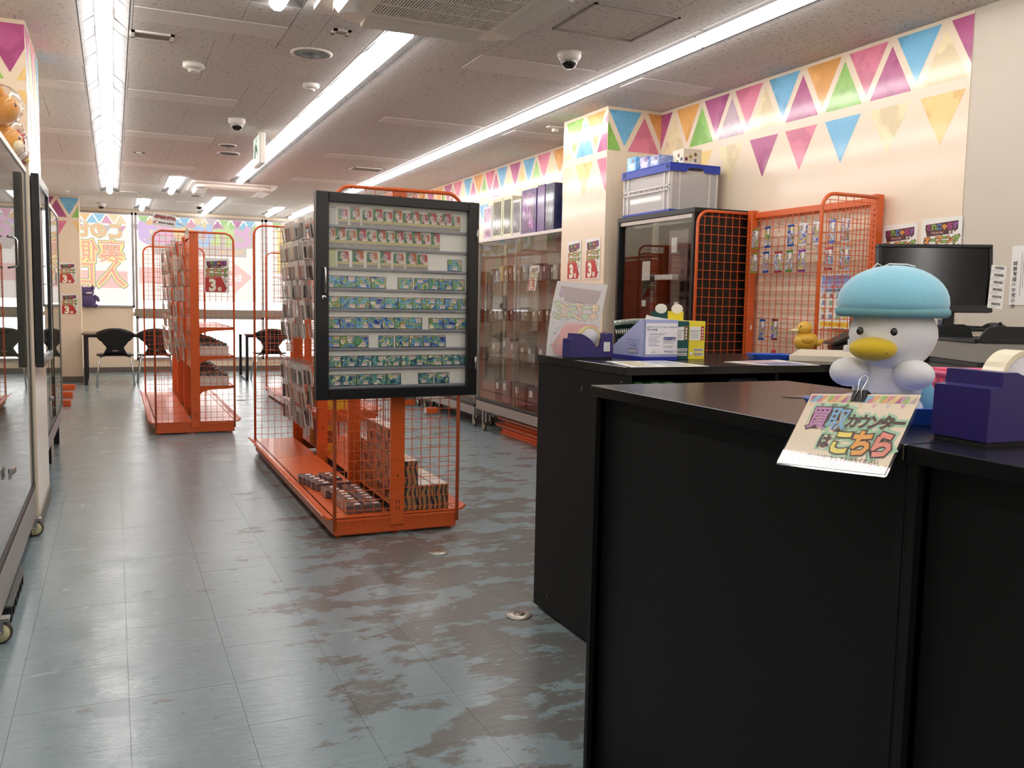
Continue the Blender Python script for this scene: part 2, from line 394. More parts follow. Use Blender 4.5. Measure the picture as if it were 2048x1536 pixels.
def trimat(k):
    n_ = 'tri_'+k
    if n_ in _mats: return _mats[n_]
    mt = M(n_, TRI[k], .35, coat=.6, coatr=.13); N, L, b = nodes(mt); base = lin(TRI[k]); li = tuple(min(1, x*1.35+.04) for x in base[:3])+(1,)
    nn = noise(N, L, coords(N, L), 5, 5, .6); rr_ = ramp(N, [(.44, 0.0), (.5, .55)]); L.new(nn, rr_.inputs[0]); L.new(mixc(N, L, rr_.outputs[0], base, li), b.inputs['Base Color'])
    bump(N, L, b, noise(N, L, coords(N, L, scale=(1, 1, .55)), 3.2, 5, .55), .6, .03); return mt
def bunting(wall, P, s0, s1, k0, off, seqd, sequ, seql, ztop=2.48):
    """printed triangles; P(s, z) -> world point, s runs along the wall"""
    mb = MB(); per = .302
    def clip(poly):
        for lim, sg in ((s0, 1), (s1, -1)):
            out = []
            for i in range(len(poly)):
                a, c = poly[i-1], poly[i]; ia, ic = sg*(a[0]-lim) >= 0, sg*(c[0]-lim) >= 0
                if ia != ic: t = (lim-a[0])/(c[0]-a[0]); out.append((lim, a[1]+(c[1]-a[1])*t))
                if ic: out.append(c)
            poly = out
            if len(poly) < 3: return None
        return poly
    n0 = int((s0-off)/per)-2; n1 = int((s1-off)/per)+2
    for k in range(n0, n1):
        c = off+k*per
        for poly, key in (([(c-.125, ztop), (c+.125, ztop), (c, ztop-.23)], seqd[k % len(seqd)]), ([(c+per/2-.125, ztop-.262), (c+per/2+.125, ztop-.262), (c+per/2, ztop-.03)], sequ[k % len(sequ)]), ([(c+per/2-.123, ztop-.31), (c+per/2+.123, ztop-.31), (c+per/2, ztop-.535)], seql[k % len(seql)])):
            q = clip(poly)
            if q and key != ' ': mb.quad([P(*p) for p in q], trimat(key))
    return mb.build('printed_triangles', wall, recalc=False)
# right wall: k=0 triangle centred y=3.111 (blue)
D, U_, Lo = 'bpobpmomopogopbm', 'mgmcvgcgcvgmcgyc', 'cbpmcyobgcpyobgy'
bunting(wall_right, lambda s, z: (XR-.0048, s, z), 2.82, YF, 0, 3.111, D, U_, Lo)
# column by the counter
CX0, CY0, CY1 = 3.0, 5.23, 5.86
col = MB().box((CX0, CY0, 0), (XR, CY1, 2.6), WALLPAPER).build('wall_column'); tag(col, kind='structure')
bunting(col, lambda s, z: (CX0-.0012, s, z), CY0+.004, CY1, 0, 5.39, 'ogp', 'bcm', 'ycp')
bunting(col, lambda s, z: (s, CY0-.0012, z), CX0+.003, XR, 0, 3.13, 'boc', 'pcg', ' g ')
tag(MB().box((CX0-.008, CY0-.008, 0), (XR, CY1+.008, .08), BASEB).build('trim_1'), kind='structure')
# left pillar beside the showcases
pl = MB().box((XL, 4.99, 0), (-.362, 5.80, 2.6), WALLPAPER).build('wall_pillar'); tag(pl, kind='structure')
bunting(pl, lambda s, z: (s, 4.9888, z), XL+.01, -.365, 0, -.43, 'mb', 'yg', 'yo')
bunting(pl, lambda s, z: (-.3608, s, z), 4.995, 5.80, 0, 5.1, 'mpb', 'gob', 'ycp')
tag(MB().box((XL, 4.982, 0), (-.355, 5.808, .08), BASEB).build('trim_2'), kind='structure')
# far column
fc = MB().box((XL, 13.45, 0), (-.40, 13.95, 2.6), WALLPAPER).build('wall_far_column'); tag(fc, kind='structure')
bunting(fc, lambda s, z: (s, 13.4488, z), XL+.01, -.402, 0, -.515, 'bm', 'gm', 'ymp')
tag(MB().box((XL, 13.44, 0), (-.39, 13.96, .08), BASEB).build('trim_3'), kind='structure')

# far wall with windows
FRAMEM = M('window_frame_grey', 'a19a95', .45, .3)
fw = MB()
for a, c in (((XL-.1, 0), (.28, 1.0)), ((.28, 0), (3.5, .2)), ((.28, .87), (3.5, .93)), ((XL-.1, 2.46), (3.5, 2.62)), ((3.36, 0), (3.5, 2.6))): fw.box((a[0], YF, a[1]), (c[0], YF+.12, c[1]), WALLPAPER)
fw = fw.build('wall_far'); tag(fw, kind='structure')
tag(MB().box((XL, YF-.012, 0), (XR, YF, .08), BASEB).build('baseboard_far'), kind='structure')
tag(MB().box((.30, YF-.03, .87), (3.4, YF, .99), M('sill_band', '8f8578', .5)).build('trim_4'), kind='structure')
FILM = backlit('window_film', 'fff3ea', .93); WG = glass('window_glass', (.96, .97, .96))
def lite(c): return backlit('film_'+c, c, .90)
def window(n, x0, x1, z0, z1, film, fz0):
    w_ = MB(); f = .035
    for a, c in (((x0, z0), (x1, z0+f)), ((x0, z1-f), (x1, z1)), ((x0, z0), (x0+f, z1)), ((x1-f, z0), (x1, z1))): w_.box((a[0], YF-.02, a[1]), (c[0], YF+.08, c[1]), FRAMEM)
    w_ = w_.build('window_%d' % n); tag(w_, kind='structure')
    MB().box((x0+f, YF+.04, z0+f), (x1-f, YF+.046, z1-f), WG).build('pane', w_)
    if film: MB().quad([(film[0], YF+.03, fz0), (film[1], YF+.03, fz0), (film[1], YF+.03, z1-f), (film[0], YF+.03, z1-f)], FILM).build('printed_film', w_)
    return w_
w1 = window(1, XL-.05, .31, 1.0, 2.46, (XL, .22), 1.06)
w2 = window(2, .32, 2.26, .95, 2.46, (.37, 2.14), 1.12)
w3 = window(3, 2.28, 3.40, .95, 2.46, (2.40, 3.36), 1.12)
w4 = window(4, .32, 2.26, .19, .87, None, 0); w5 = window(5, 2.28, 3.40, .19, .87, None, 0)
def pastel(c, k=.45):
    l_ = [int(c[i:i+2], 16)/255 for i in (0, 2, 4)]; return ''.join('%02x' % int(255*(x*(1-k)+k)) for x in l_)
def film_layer(w_, y): return MB(), (lambda px, pz: (px, y, pz))
FX = Matrix(((1, 0, 0, 0), (0, 0, 1, 0), (0, 1, 0, 0), (0, 0, 0, 1)))   # local xy -> world xz
def film_tri(w_, x0, x1):
    mb = MB(); per = .20; k = 0; x = x0; keys = 'gpobyvgmbo'
    while x < x1-.1:
        for poly, key in (([(x, 2.42), (x+.16, 2.42), (x+.08, 2.29)], keys[k % 10]), ([(x+.1, 2.28), (x+.26, 2.28), (x+.18, 2.41)], keys[(k*3+2) % 10]), ([(x+.1, 2.25), (x+.26, 2.25), (x+.18, 2.14)], 'cpyvp'[k % 5])):
            q = [(max(x0, min(x1, a)), YF+.026, c) for a, c in poly]; mb.quad(q, lite(pastel(TRI[key], .42)))
        x += per; k += 1
    mb.build('printed_border', w_, recalc=False)
film_tri(w1, XL, .22); film_tri(w2, .37, 2.14); film_tri(w3, 2.40, 3.36)
def film_text(w_, s, xr, z, size, adv, fill, out1='f8ea9e', out2='bcb3a0', offs=(.085, .05, .008), sx=1., cols=None):
    mb = MB(); cx = xr-adv*len(s)/2
    for (of, c, yy) in ((offs[0], out2, .022), (offs[1], out1, .018), (offs[2], fill, .014)):
        if of is None: continue
        cc = [lite(k) for k in cols] if (cols and c == fill) else None
        text(mb, s, cx, z, size, lite(c), z=YF+yy, off=of, adv=adv, X=FX, mirror=True, cols=cc, sx=sx)
    mb.build('printed_lettering', w_, recalc=False)
mb = MB().box((XL, YF+.0285, 1.30), (.21, YF+.0275, 1.56), lite('f6c9c0')); mb.build('printed_band', w1)
film_text(w1, 'このビルの', .17, 2.08, .25, .235, 'f2b3a0', sx=.95)
film_text(w1, '裏側に', .17, 1.72, .36, .36, 'f2b3a0')
film_text(w1, '入口は', .20, 1.36, .42, .42, 'f2b3a0')
# logo on window 2 (reads reversed from inside)
mb = MB(); mb.add([(.40, YF+.027, 2.36), (.44, YF+.027, 2.12), (.54, YF+.027, 1.95), (.60, YF+.027, 1.84), (1.99, YF+.027, 1.84), (1.99, YF+.027, 1.98), (2.11, YF+.027, 1.99), (2.11, YF+.027, 2.34)], [(0, 1, 2, 3, 4, 5, 6, 7)], lite('d6c8c0')); mb.build('printed_logo_ground', w2, recalc=False)
mb = MB(); text(mb, 'とれじゃらす', 1.22, 2.03, .36, lite('f3b9dc'), z=YF+.018, off=.07, adv=.295, X=FX, mirror=True, cols=[lite(k) for k in ('e8bcd8', 'd2e4a8', 'bcd2ee', 'f2d4a8', 'ecc0d4', 'dcc0e4')]); mb.build('printed_logo', w2, recalc=False)
mb = MB(); text(mb, 'TREASURE', 1.76, 1.88, .10, lite('f0d0b0'), z=YF+.018, off=.03, adv=.085, X=FX, mirror=True); mb.build('printed_lettering', w2, recalc=False)
mb = MB(); yy = YF+.026
mb.quad([(.37, yy, 1.38), (1.77, yy, 1.38), (1.77, yy, 1.63), (.37, yy, 1.63)], lite('f6cdc6')).quad([(1.77, yy, 1.22), (2.08, yy, 1.52), (1.77, yy, 1.77)], lite('f6cdc6')); mb.build('printed_arrow', w2, recalc=False)
mb = MB(); text(mb, 'Entrance', 1.62, 1.455, .14, lite('ffffff'), z=YF+.018, off=.03, adv=.125, X=FX, mirror=True); mb.build('printed_lettering', w2, recalc=False)
mb = MB().quad([(2.48, yy, 1.6), (2.78, yy, 1.6), (2.78, yy, 2.3), (2.48, yy, 2.3)], lite('ffe9a8')).quad([(2.8, yy, 1.5), (3.15, yy, 1.5), (3.15, yy, 2.3), (2.8, yy, 2.3)], lite('d6cfd0')); mb.build('printed_panel', w3, recalc=False)

# ================================================================== ceiling fixtures
ORD = ['first', 'second', 'third', 'fourth', 'fifth', 'sixth', 'seventh', 'eighth', 'ninth', 'tenth', 'eleventh', 'twelfth', 'thirteenth']
def aircon(x0, x1, y0, y1, label):
    cx, cy, w_, h_ = (x0+x1)/2, (y0+y1)/2, x1-x0, y1-y0; t = thing('ceiling_air_conditioner', label, 'air conditioner', (cx, cy, 2.5))
    MB().prism(rrect(w_, h_, .03), -.022, 0, WHITE).build('panel', t)
    PC = M('aircon_beige', 'f4eee4', .45)
    MB().prism(rrect(w_*.90, h_*.90, .16), -.055, -.0225, PC).build('raised_face', t)
    g = MB(); gw, gh = w_*.58, h_*.55
    g.box((-gw/2, -gh/2, -.0555), (gw/2, gh/2, -.0559), DARK)
    n_ = 44
    for i in range(n_+1): x = -gw/2+gw*i/n_; g.box((x-.0035, -gh/2, -.061), (x+.0035, gh/2, -.056), PC)
    for i in range(5): y = -gh/2+gh*i/4; g.box((-gw/2, y-.004, -.062), (gw/2, y+.004, -.056), PC)
    g.build('grille', t)
    for k in range(4):
        X = RZ(k*PI/2); L_ = (w_ if k % 2 == 0 else h_)*.36; D_ = (h_ if k % 2 == 0 else w_)
        MB().prism([(D_*.335, -.056), (D_*.43, -.078), (D_*.45, -.056), (D_*.41, -.052)], -L_*.8, L_*.8, WHITE, X=X @ Matrix(((0, 0, 1, 0), (1, 0, 0, 0), (0, 1, 0, 0), (0, 0, 0, 1)))).build('flap', t)
aircon(.84, 1.80, 3.12, 4.14, 'large beige cassette air conditioner cut off by the top edge of the photo')
aircon(.84, 1.78, 10.75, 11.7, 'far cassette air conditioner in the ceiling before the windows')
def dome(x, y, label, s=1.):
    t = thing('dome_camera', label, 'security camera', (x, y, 2.5))
    MB().lathe([(.062*s, 0), (.062*s, -.02*s), (.055*s, -.035*s), (.044*s, -.045*s)], WHITE).build('housing', t)
    MB().lathe([(.0445*s, -.045*s), (.045*s, -.052*s)], M('silver_ring', 'cfcfcf', .2, .8)).build('trim_ring', t)
    MB().ball((0, 0, -.05*s), (.041*s, .041*s, .036*s), M('smoked_dome', '0b0b0c', .08, coat=.5), 20).build('dome', t)
dome(2.19, 4.24, 'white dome camera with black dome nearest the right-hand trough')
dome(.853, 6.93, 'white dome camera beside the hanging green exit sign')
dome(-.13, 14.2, 'white dome camera above the reversed red window letters')
dome(1.13, 13.4, 'white dome camera above the small card sign on a wire')
t = thing('smoke_detector', 'white smoke detector between the air vent and the left dome camera', 'smoke detector', (.438, 5.43, 2.5))
MB().lathe([(.058, 0), (.058, -.022), (.045, -.03)], WHITE).build('base', t); MB().lathe([(.028, -.03), (.030, -.045), (.02, -.05)], M('sensor_cap', 'c8c2bc', .4)).build('sensor_cap', t)
t = thing('smoke_detector', 'small white smoke detector just beyond the large round speaker', 'smoke detector', (ony(622, 168, 1).x*0+onz(622, 168, 2.5).x, onz(622, 168, 2.5).y, 2.5))
MB().lathe([(.05, 0), (.05, -.018), (.035, -.026)], WHITE).build('base', t); MB().lathe([(.022, -.026), (.024, -.04), (.014, -.045)], M('sensor_cap', 'c8c2bc', .4)).build('sensor_cap', t)
def disc(px, py, r, label, nm='ceiling_speaker', cat='speaker'):
    p = onz(px, py, 2.5); t = thing(nm, label, cat, (p.x, p.y, 2.5))
    MB().lathe([(r, 0), (r, -.004), (r*.9, -.009), (r*.84, -.006)], WHITE, 32).build('ring', t)
    MB().lathe([(r*.82, -.001), (r*.82, -.006)], M('speaker_mesh', 'd0cac4', .6), 32).build('mesh_cover', t)
disc(623, 106, .11, 'large round ceiling speaker with white rim near the middle light trough')
disc(457, 306, .10, 'round ceiling speaker with dark centre below the left dome camera')
disc(392, 391, .09, 'flat round ceiling speaker beyond the far air conditioner')
disc(455, 290, .075, 'small white ceiling disc beside the far round speaker', 'ceiling_disc', 'ceiling disc')
def vent(px, py, w_, h_, label, dark='6d6862', nm='ceiling_vent'):
    p = onz(px, py, 2.5); t = thing(nm, label, 'vent', (p.x, p.y, 2.5)); f = .018; fr = MB()
    for a, c in (((-w_/2, -h_/2), (w_/2, -h_/2+f)), ((-w_/2, h_/2-f), (w_/2, h_/2)), ((-w_/2, -h_/2), (-w_/2+f, h_/2)), ((w_/2-f, -h_/2), (w_/2, h_/2))): fr.box((a[0], a[1], -.008), (c[0], c[1], 0), WHITE)
    fr.build('frame', t); MB().box((-w_/2+f, -h_/2+f, -.001), (w_/2-f, h_/2-f, .002), M('vent_core', '4a4642', .8)).build('backing', t)
    g = MB(); n_ = max(4, int((h_-2*f)/.012))
    for i in range(n_): y = -h_/2+f+(h_-2*f)*(i+.5)/n_; g.box((-w_/2+f, y-.0028, -.006), (w_/2-f, y+.0028, -.0015), M('vent_slat_'+dark, dark, .6))
    g.build('louvre', t)
vent(305, 71, .20, .13, 'dusty rectangular air vent right of the left light trough', '8f8983')
vent(682, 63, .085, .085, 'small square beige grille beside the near air conditioner', 'b5aa98')
vent(259, 384, .26, .12, 'narrow slot vent at the far end of the left trough')
vent(733, 338, .32, .22, 'grey ceiling vent left of the right-hand light trough', '9a938c')
vent(278, 306, .09, .09, 'tiny square grille right of the left light trough', 'd5cfc9')
for px, py, lb in ((1110, 253, 'small white sensor box on the ceiling beside the wall column'), (134, 379, 'small white sensor with glinting bulb above the far left column')):
    p = onz(px, py, 2.5); t = thing('ceiling_sensor', lb, 'sensor', (p.x, p.y, 2.5)); MB().box((-.06, -.03, -.012), (.06, .03, 0), WHITE, bev=.004).build('base', t); MB().box((-.02, -.02, -.04), (.025, .02, -.0125), WHITE, bev=.008).build('head', t)
GREEN = M('exit_green', '1f7a4a', .4)
t = thing('exit_sign', 'white hanging exit sign with green running-man arrow panel', 'exit sign', (1.075, 7.35, 2.5))
MB().box((-.022, -.17, -.27), (.022, .17, -.035), M('sign_body', 'e9e2d8', .4), bev=.006).build('box', t)
MB().cyl((0, 0, -.035), (0, 0, 0), .012, WHITE, 12).build('stem', t)
MB().box((-.0245, -.155, -.255), (-.0226, .155, -.05), M('sign_face', 'dfeee6', .3, emit=.5)).build('face', t)
mb = MB(); Xs = Matrix(((0, 0, -1, -.0247), (-1, 0, 0, 0), (0, 1, 0, -.15), (0, 0, 0, 1)))
mb.quad([(-.10, -.055, 0), (-.04, -.055, 0), (-.02, .0, 0), (.03, -.02, 0), (.09, -.06, 0), (.06, 0, 0), (.03, .03, 0), (-.02, .055, 0), (-.07, .04, 0)], GREEN, Xs).ball((0, .075, .0005), (.018, .018, .0005), GREEN, 12, Xs)
mb.quad([(-.14, .01, 0), (-.115, .03, 0), (-.115, -.01, 0)], GREEN, Xs); mb.build('symbol', t, recalc=False)
# floor sockets
for px, py, r, lb in ((1038, 1231, .052, 'round metal floor outlet cover beside the black counter'), (876, 1105, .050, 'round metal floor outlet cover at the foot of the near orange gondola'), (483, 800, .06, 'nearest flat floor cap between the two rows of gondolas'), (470, 810, .05, ''), ):
    if not lb: continue
    p = onz(px, py, 0); t = thing('floor_outlet', lb, 'floor outlet', (p.x, p.y, 0)); MB().lathe([(r, 0), (r, .003), (r*.9, .006)], M('worn_nickel', 'b9b5ac', .3, .8), 32).build('cover', t)
    MB().lathe([(r*.42, .006), (r*.42, .0075)], M('nickel_dark', '99948a', .35, .8), 24).build('lid', t)
for px, py, lb in ((477, 792, 'small flat floor cap near the far table'), ):
    p = onz(px, py, 0); tag(MB().lathe([(.06, 0), (.06, .002), (.055, .003)], M('worn_nickel', 'b9b5ac', .3, .8), 24).build('flat_floor_socket', None, T(p.x, p.y, 0)), lb, 'floor socket')

# ================================================================== orange gondolas
def end_mesh(w_, h_, z0, name='end_frame'):
    """wire panel in local XZ, centred on x"""
    fr = MB(); r = .075; pts = [(-w_/2, 0, z0), (-w_/2, 0, h_-r)]
    for i in range(1, 7): a = PI-PI/2*i/6; pts.append((-w_/2+r+r*math.cos(a), 0, h_-r+r*math.sin(a)))
    for i in range(0, 7): a = PI/2-PI/2*i/6; pts.append((w_/2-r+r*math.cos(a), 0, h_-r+r*math.sin(a)))
    pts.append((w_/2, 0, z0)); fr.tube(pts, .0095, ORANGE, 8)
    wi = MB(); n_ = 13
    for i in range(1, n_):
        x = -w_/2+w_*i/n_; wi.bar((x, .003, z0+.01), (x, .003, h_-.006 if abs(x) < w_/2-r else h_-r*.3), .003, ORANGE)
    z = z0+.04
    while z < h_-.03: wi.bar((-w_/2+.004, 0, z), (w_/2-.004, 0, z), .003, ORANGE); z += .0505
    return fr, wi
def mesh_panel(l, z0, z1):
    wi = MB(); n_ = int(l/.05)
    for i in range(1, n_): y = l*i/n_; wi.bar((0, y, z0), (0, y, z1), .003, ORANGE)
    z = z0+.03
    while z < z1: wi.bar((.003, .01, z), (.003, l-.01, z), .003, ORANGE); z += .0505
    return wi
def gondola(cx, y0, nm, label, w_=.65, H=1.745, sheet=()):
    t = thing('display_gondola', label, 'display rack', (cx, y0, 0)); L_ = nm*.9
    b_ = MB()
    for sx in (-1, 1): b_.box((sx*(w_/2-.02), .005, .018), (sx*w_/2, L_-.005, .085), ORANGE)
    for yy in (0, L_-.02): b_.box((-w_/2, yy, .014), (w_/2, yy+.02, .095), ORANGE, bev=.004)
    b_.build('base_frame', t)
    for k in range(nm):
        for sx in (-1, 1):
            d = MB(); a, c = k*.9+.004, (k+1)*.9-.004
            d.box((sx*.03, a, .098), (sx*(w_/2+.005), c, .108), ORANGE, bev=.002)
            d.prism([(sx*(w_/2-.004), .098), (sx*(w_/2+.035), .098), (sx*(w_/2+.06), .122), (sx*(w_/2+.052), .126), (sx*(w_/2+.028), .108), (sx*(w_/2-.004), .108)], a, c, ORANGE, X=FX)
            d.build('deck_panel', t)
    for k in range(nm+1):
        y = k*.9; d = 0 if k else .004
        p = MB().box((-.037, y-.016+d, .05), (.037, y+.016, H+.012), ORANGE, bev=.004)
        for z in (.14, .17): 
            for s in (-1, 1): p.box((s*.008-.0015, y-.0175+d, z-.009), (s*.008+.0015, y-.0155+d, z+.009), DARK)
        p.box((-.003, y-.0175+d, H-.04), (.003, y-.0155+d, H-.028), DARK); p.box((-.003, y-.0175+d, .30), (.003, y-.0155+d, .312), DARK)
        p.build('post', t)
    for k in range(nm):
        MB().box((-.018, k*.9+.018, H-.03), (.018, k*.9+.882, H), ORANGE, bev=.003).build('top_rail', t)
        mp = mesh_panel(.86, .14, H-.03); mp.build('wire_panel', t, T(0, k*.9+.02, 0))
    for yy in (-.012, L_+.012):
        fr, wi = end_mesh(w_, H, .05); e = fr.build('end_frame', t, T(0, yy, 0)); wi.build('wire_grid', e)
    for yy in (.03, L_-.03):
        for x in (-w_/2+.03, 0, w_/2-.03): MB().lathe([(.016, 0), (.016, .006), (.007, .008), (.007, .016)], ORANGE, 10).build('foot', t, T(x, yy, 0))
    MB().lathe([(.006, 0), (.005, .003)], CHROME, 10, X=RX(PI/2)).build('bolt', t, T(0, 0, .055))
    return t
g1 = gondola(1.312, 4.345, 3, 'near double-sided orange wire gondola with black card case on its end')
g2 = gondola(.64, 8.16, 3, 'far left orange wire gondola with three white box shelves')
g3 = gondola(2.04, 8.55, 3, 'orange wire gondola half hidden behind the black card case')

# shelves on gondola 2 right side
def shelf_bracket(parent, cx, y, z, l, side=1, d=.30):
    s = MB(); s.box((side*.02, y+.003, z-.006), (side*(.02+d), y+l-.003, z), ORANGE); s.box((side*(.012+d), y+.003, z-.02), (side*(.02+d), y+l-.003, z+.004), ORANGE); sh = s.build('shelf', parent)
    for yy in (y+.004, y+l-.010):
        MB().prism([(side*.02, -.012), (side*(.02+d), -.012), (side*(.02+d), -.028), (side*.12, -.04), (side*.06, -.06), (side*.02, -.10)], yy, yy+.006, ORANGE, X=T(0, 0, z+.006) @ FX).build('bracket', sh)
zs = [ony(440, 655, 8.16).z, ony(440, 712, 8.16).z, ony(440, 772, 8.16).z]
for k in range(2):
    for z in zs: shelf_bracket(g2, .64, k*.9+.02, z, .86)
BOXW = M('card_box_white', 'e6dcd2', .6); CARDEDGE = M('stacked_card_edges', '6a6663', .5)
N, L, b = nodes(CARDEDGE); vv = noise(N, L, coords(N, L, scale=(40, 40, 8)), 4, 3, .7); r_ = ramp(N, [(.35, '26262a'), (.5, '6d6a66'), (.65, 'c3bdb5')]); L.new(vv, r_.inputs[0]); L.new(r_.outputs[0], b.inputs['Base Color'])
# long white card boxes with wavy front and cards sticking up
cardbox = None; names = ['top', 'middle']
for si, z in enumerate(zs[1:]):
    for k in range(6):
        y = 8.185+(k//3)*.9+(k%3)*.285
        if cardbox is None:
            t = thing('long_card_box', 'x', 'card box', (0, 0, 0)); b_ = MB(); poly = [(.0, 0), (.25, 0), (.25, .085)]
            for i in range(12, -1, -1): poly.append((.25*i/12, .085+.006*math.sin(i*PI*.9)))
            b_.prism(poly, 0, .003, BOXW, X=FX); b_.box((0, 0, 0), (.003, .26, .085), BOXW); b_.box((.247, 0, 0), (.25, .26, .085), BOXW); b_.box((0, .257, 0), (.25, .26, .1), BOXW); b_.build('box', t)
            c_ = MB()
            for i in range(7):
                for j in range(3): hh = .095+rnd.uniform(0, .012)+.03*(1-i/7)*(1 if j else .3); c_.box((.006+i*.034, .012+j*.08, .004), (.036+i*.034, .085+j*.08, hh+rnd.uniform(0, .008)), CARDEDGE)
            c_.build('card_stack', t); cardbox = t; c = t; c.matrix_basis = T(.672, y, z+.001)
        else: c = dup(cardbox, T(.672, y, z+.001))
        c['label'] = 'white box of sleeved cards, far left gondola, %s shelf, %s from front' % (['middle', 'lowest'][si], ORD[k]); c['group'] = 'white card boxes on the far left gondola'

# ------------------------------------------------------------------ hanging card packs
HAZE = glass('pack_film', (.93, .93, .93), 1.45, .08)
CLR = M('pack_clear_header', 'd9d5cf', .25, alpha=.75)
def pack_mesh(inner, side):
    p = MB(); w_, h_ = .066, .115
    p.box((-w_/2, -.004, -h_), (w_/2, .004, -.02), inner, bev=.002)
    p.box((-w_/2-.002, -.0045, -h_-.003), (-w_/2+.004, .0045, -.018), CLR); p.box((w_/2-.004, -.0045, -h_-.003), (w_/2+.002, .0045, -.018), CLR)
    p.box((-w_/2-.002, -.0015, -.02), (w_/2+.002, .0015, .016), CLR)
    if side: p.box((-w_/2+.008, -.0052, -h_+.02), (w_/2-.008, -.0046, -.045), side)
    return p
inks = [M('pack_black', '17171a', .3, coat=.5), M('pack_white', 'd8d2ca', .35, coat=.4), M('pack_brown', '5a4038', .35, coat=.4), M('pack_grey', '6f6a68', .3, coat=.5), M('pack_beige', 'b7a58e', .35, coat=.4)]
INKN = ['black', 'white', 'brown', 'grey', 'beige']
pk_me = [pack_mesh(inks[i], inks[(i+1) % 5] if i in (1, 3) else None).mesh('sleeve_pack') for i in range(5)]
hook_me = MB().tube([(0, 0, 0), (-.15, 0, .004), (-.16, 0, .012)], .002, STEEL, 5).mesh('hook')
def hang(g, gx, y0, rows, ys, where, per=2, side=-1, drop=0, vmax=None):
    for r, z in enumerate(rows):
        for k, y in enumerate(ys):
            if drop and rnd.random() < drop: continue
            X = Matrix.Identity(4) if side < 0 else RZ(PI)
            link('hook', hook_me, g, T(side*.004, y-y0, z) @ X)
            for q in range(per):
                i = rnd.choice([0, 0, 0, 0, 1, 2, 3, 4]); tx = rnd.uniform(-.09, .09)
                o = link('sleeve_pack', pk_me[i], None, T(gx+side*(.145-.055*q-rnd.uniform(0, .01)), y+rnd.uniform(-.004, .004), z-.022) @ RZ(PI/2+rnd.uniform(-.25, .25)) @ RX(rnd.uniform(-.16, -.02)))
                tag(o, '%s sleeved pack %s, %s, %s row down, %s hook along' % (INKN[i], ['in front', 'behind'][q], where, ORD[r], ORD[k]), 'pack', 'sleeve packs hanging on the '+where)
ORDX = ['first', 'second', 'third', 'fourth', 'fifth', 'sixth', 'seventh', 'eighth', 'ninth', 'tenth', 'eleventh', 'twelfth', 'thirteenth']
rows1 = [ony(600, p, 6.75).z for p in (448, 488, 525, 561, 598, 634, 720, 757, 797)]
hang(g1, 1.312, 4.345, rows1, [6.12+.098*i for i in range(9)], 'near gondola')
rows2 = [ony(372, p, 8.4).z for p in (480, 510, 541, 572, 603, 634, 665, 690)]
hang(g2, .64, 8.16, rows2, [8.28, 8.50, 8.72, 9.17, 9.4, 9.62, 10.08, 10.3, 10.52], 'far left gondola', per=2, drop=.06)
for k in range(3):
    for r, z in enumerate(rows2): pass
for k in range(3): MB().box((-.012, k*.9+.02, .55), (-.006, k*.9+.88, 1.70), ORANGE).build('back_sheet', g2)
hang(g3, 2.04, 8.55, [1.60-.128*i for i in range(8)], [10.35, 10.47, 10.6, 10.72, 10.85, 10.98], 'half hidden gondola', per=1)

# ------------------------------------------------------------------ goods on the near gondola
BROWNBOX = M('swirl_box', '8d8278', .4, coat=.3)
N, L, b = nodes(BROWNBOX); wv = N.new('ShaderNodeTexWave'); wv.inputs['Scale'].default_value = 11; wv.inputs['Distortion'].default_value = 16; wv.inputs['Detail'].default_value = 2; wv.inputs['Detail Scale'].default_value = .55
L.new(coords(N, L, 'obj'), wv.inputs['Vector']); r_ = ramp(N, [(.1, '2b2a2a'), (.35, '7b746d'), (.55, 'b3a99e'), (.72, '6a2f28'), (.9, 'c9965a')]); L.new(wv.outputs['Fac'], r_.inputs[0]); L.new(r_.outputs[0], b.inputs['Base Color'])
BOXTOP = M('box_pale_top', 'd8cabd', .35, coat=.4)
bw, bd, bh = .083, .145, .13
def swirl():
    t = thing('card_box', 'x', 'box', (0, 0, 0))
    MB().box((-bw/2+.001, 0, 0), (bw/2-.001, bd-.002, bh-.001), BROWNBOX, bev=.002).build('carton', t)
    l_ = MB().box((-bw/2+.004, .004, bh-.0008), (bw/2-.004, bd-.006, bh), BOXTOP); l_.build('top_print', t); return t
proto = None
lbn = ['against the post', 'in the middle column', 'at the outer edge']
for col_ in range(3):
    for lay in range(3 if col_ == 0 else 1):
        for dy in range(6 if lay < 2 else 3):
            if lay == 1 and dy > 5: continue
            X = T(1.395+col_*.0845+.0, 4.375+dy*.147+(.30 if lay == 2 else 0), .109+lay*.1305)
            if proto is None: proto = swirl(); c = proto; c.matrix_basis = X
            else: c = dup(proto, X)
            c['label'] = 'brown swirl-patterned box %s, %s layer, %s from the front' % (lbn[col_], ['bottom', 'second', 'top'][lay], ORD[dy]); c['group'] = 'swirl-patterned boxes on the near gondola'
CLRBOX = M('clear_card_case', 'a9a39f', .25, coat=.5)
N, L, b = nodes(CLRBOX); nv = noise(N, L, coords(N, L, 'obj', (30, 30, 60)), 2, 4, .7); oi = N.new('ShaderNodeObjectInfo'); r_ = ramp(N, [(.35, '2c2730'), (.48, '77706f'), (.56, '5b3a40'), (.7, 'c8c2bc')]); L.new(nv, r_.inputs[0]); L.new(r_.outputs[0], b.inputs['Base Color'])
STK = M('price_sticker', 'f1e6e0', .5)
proto = None
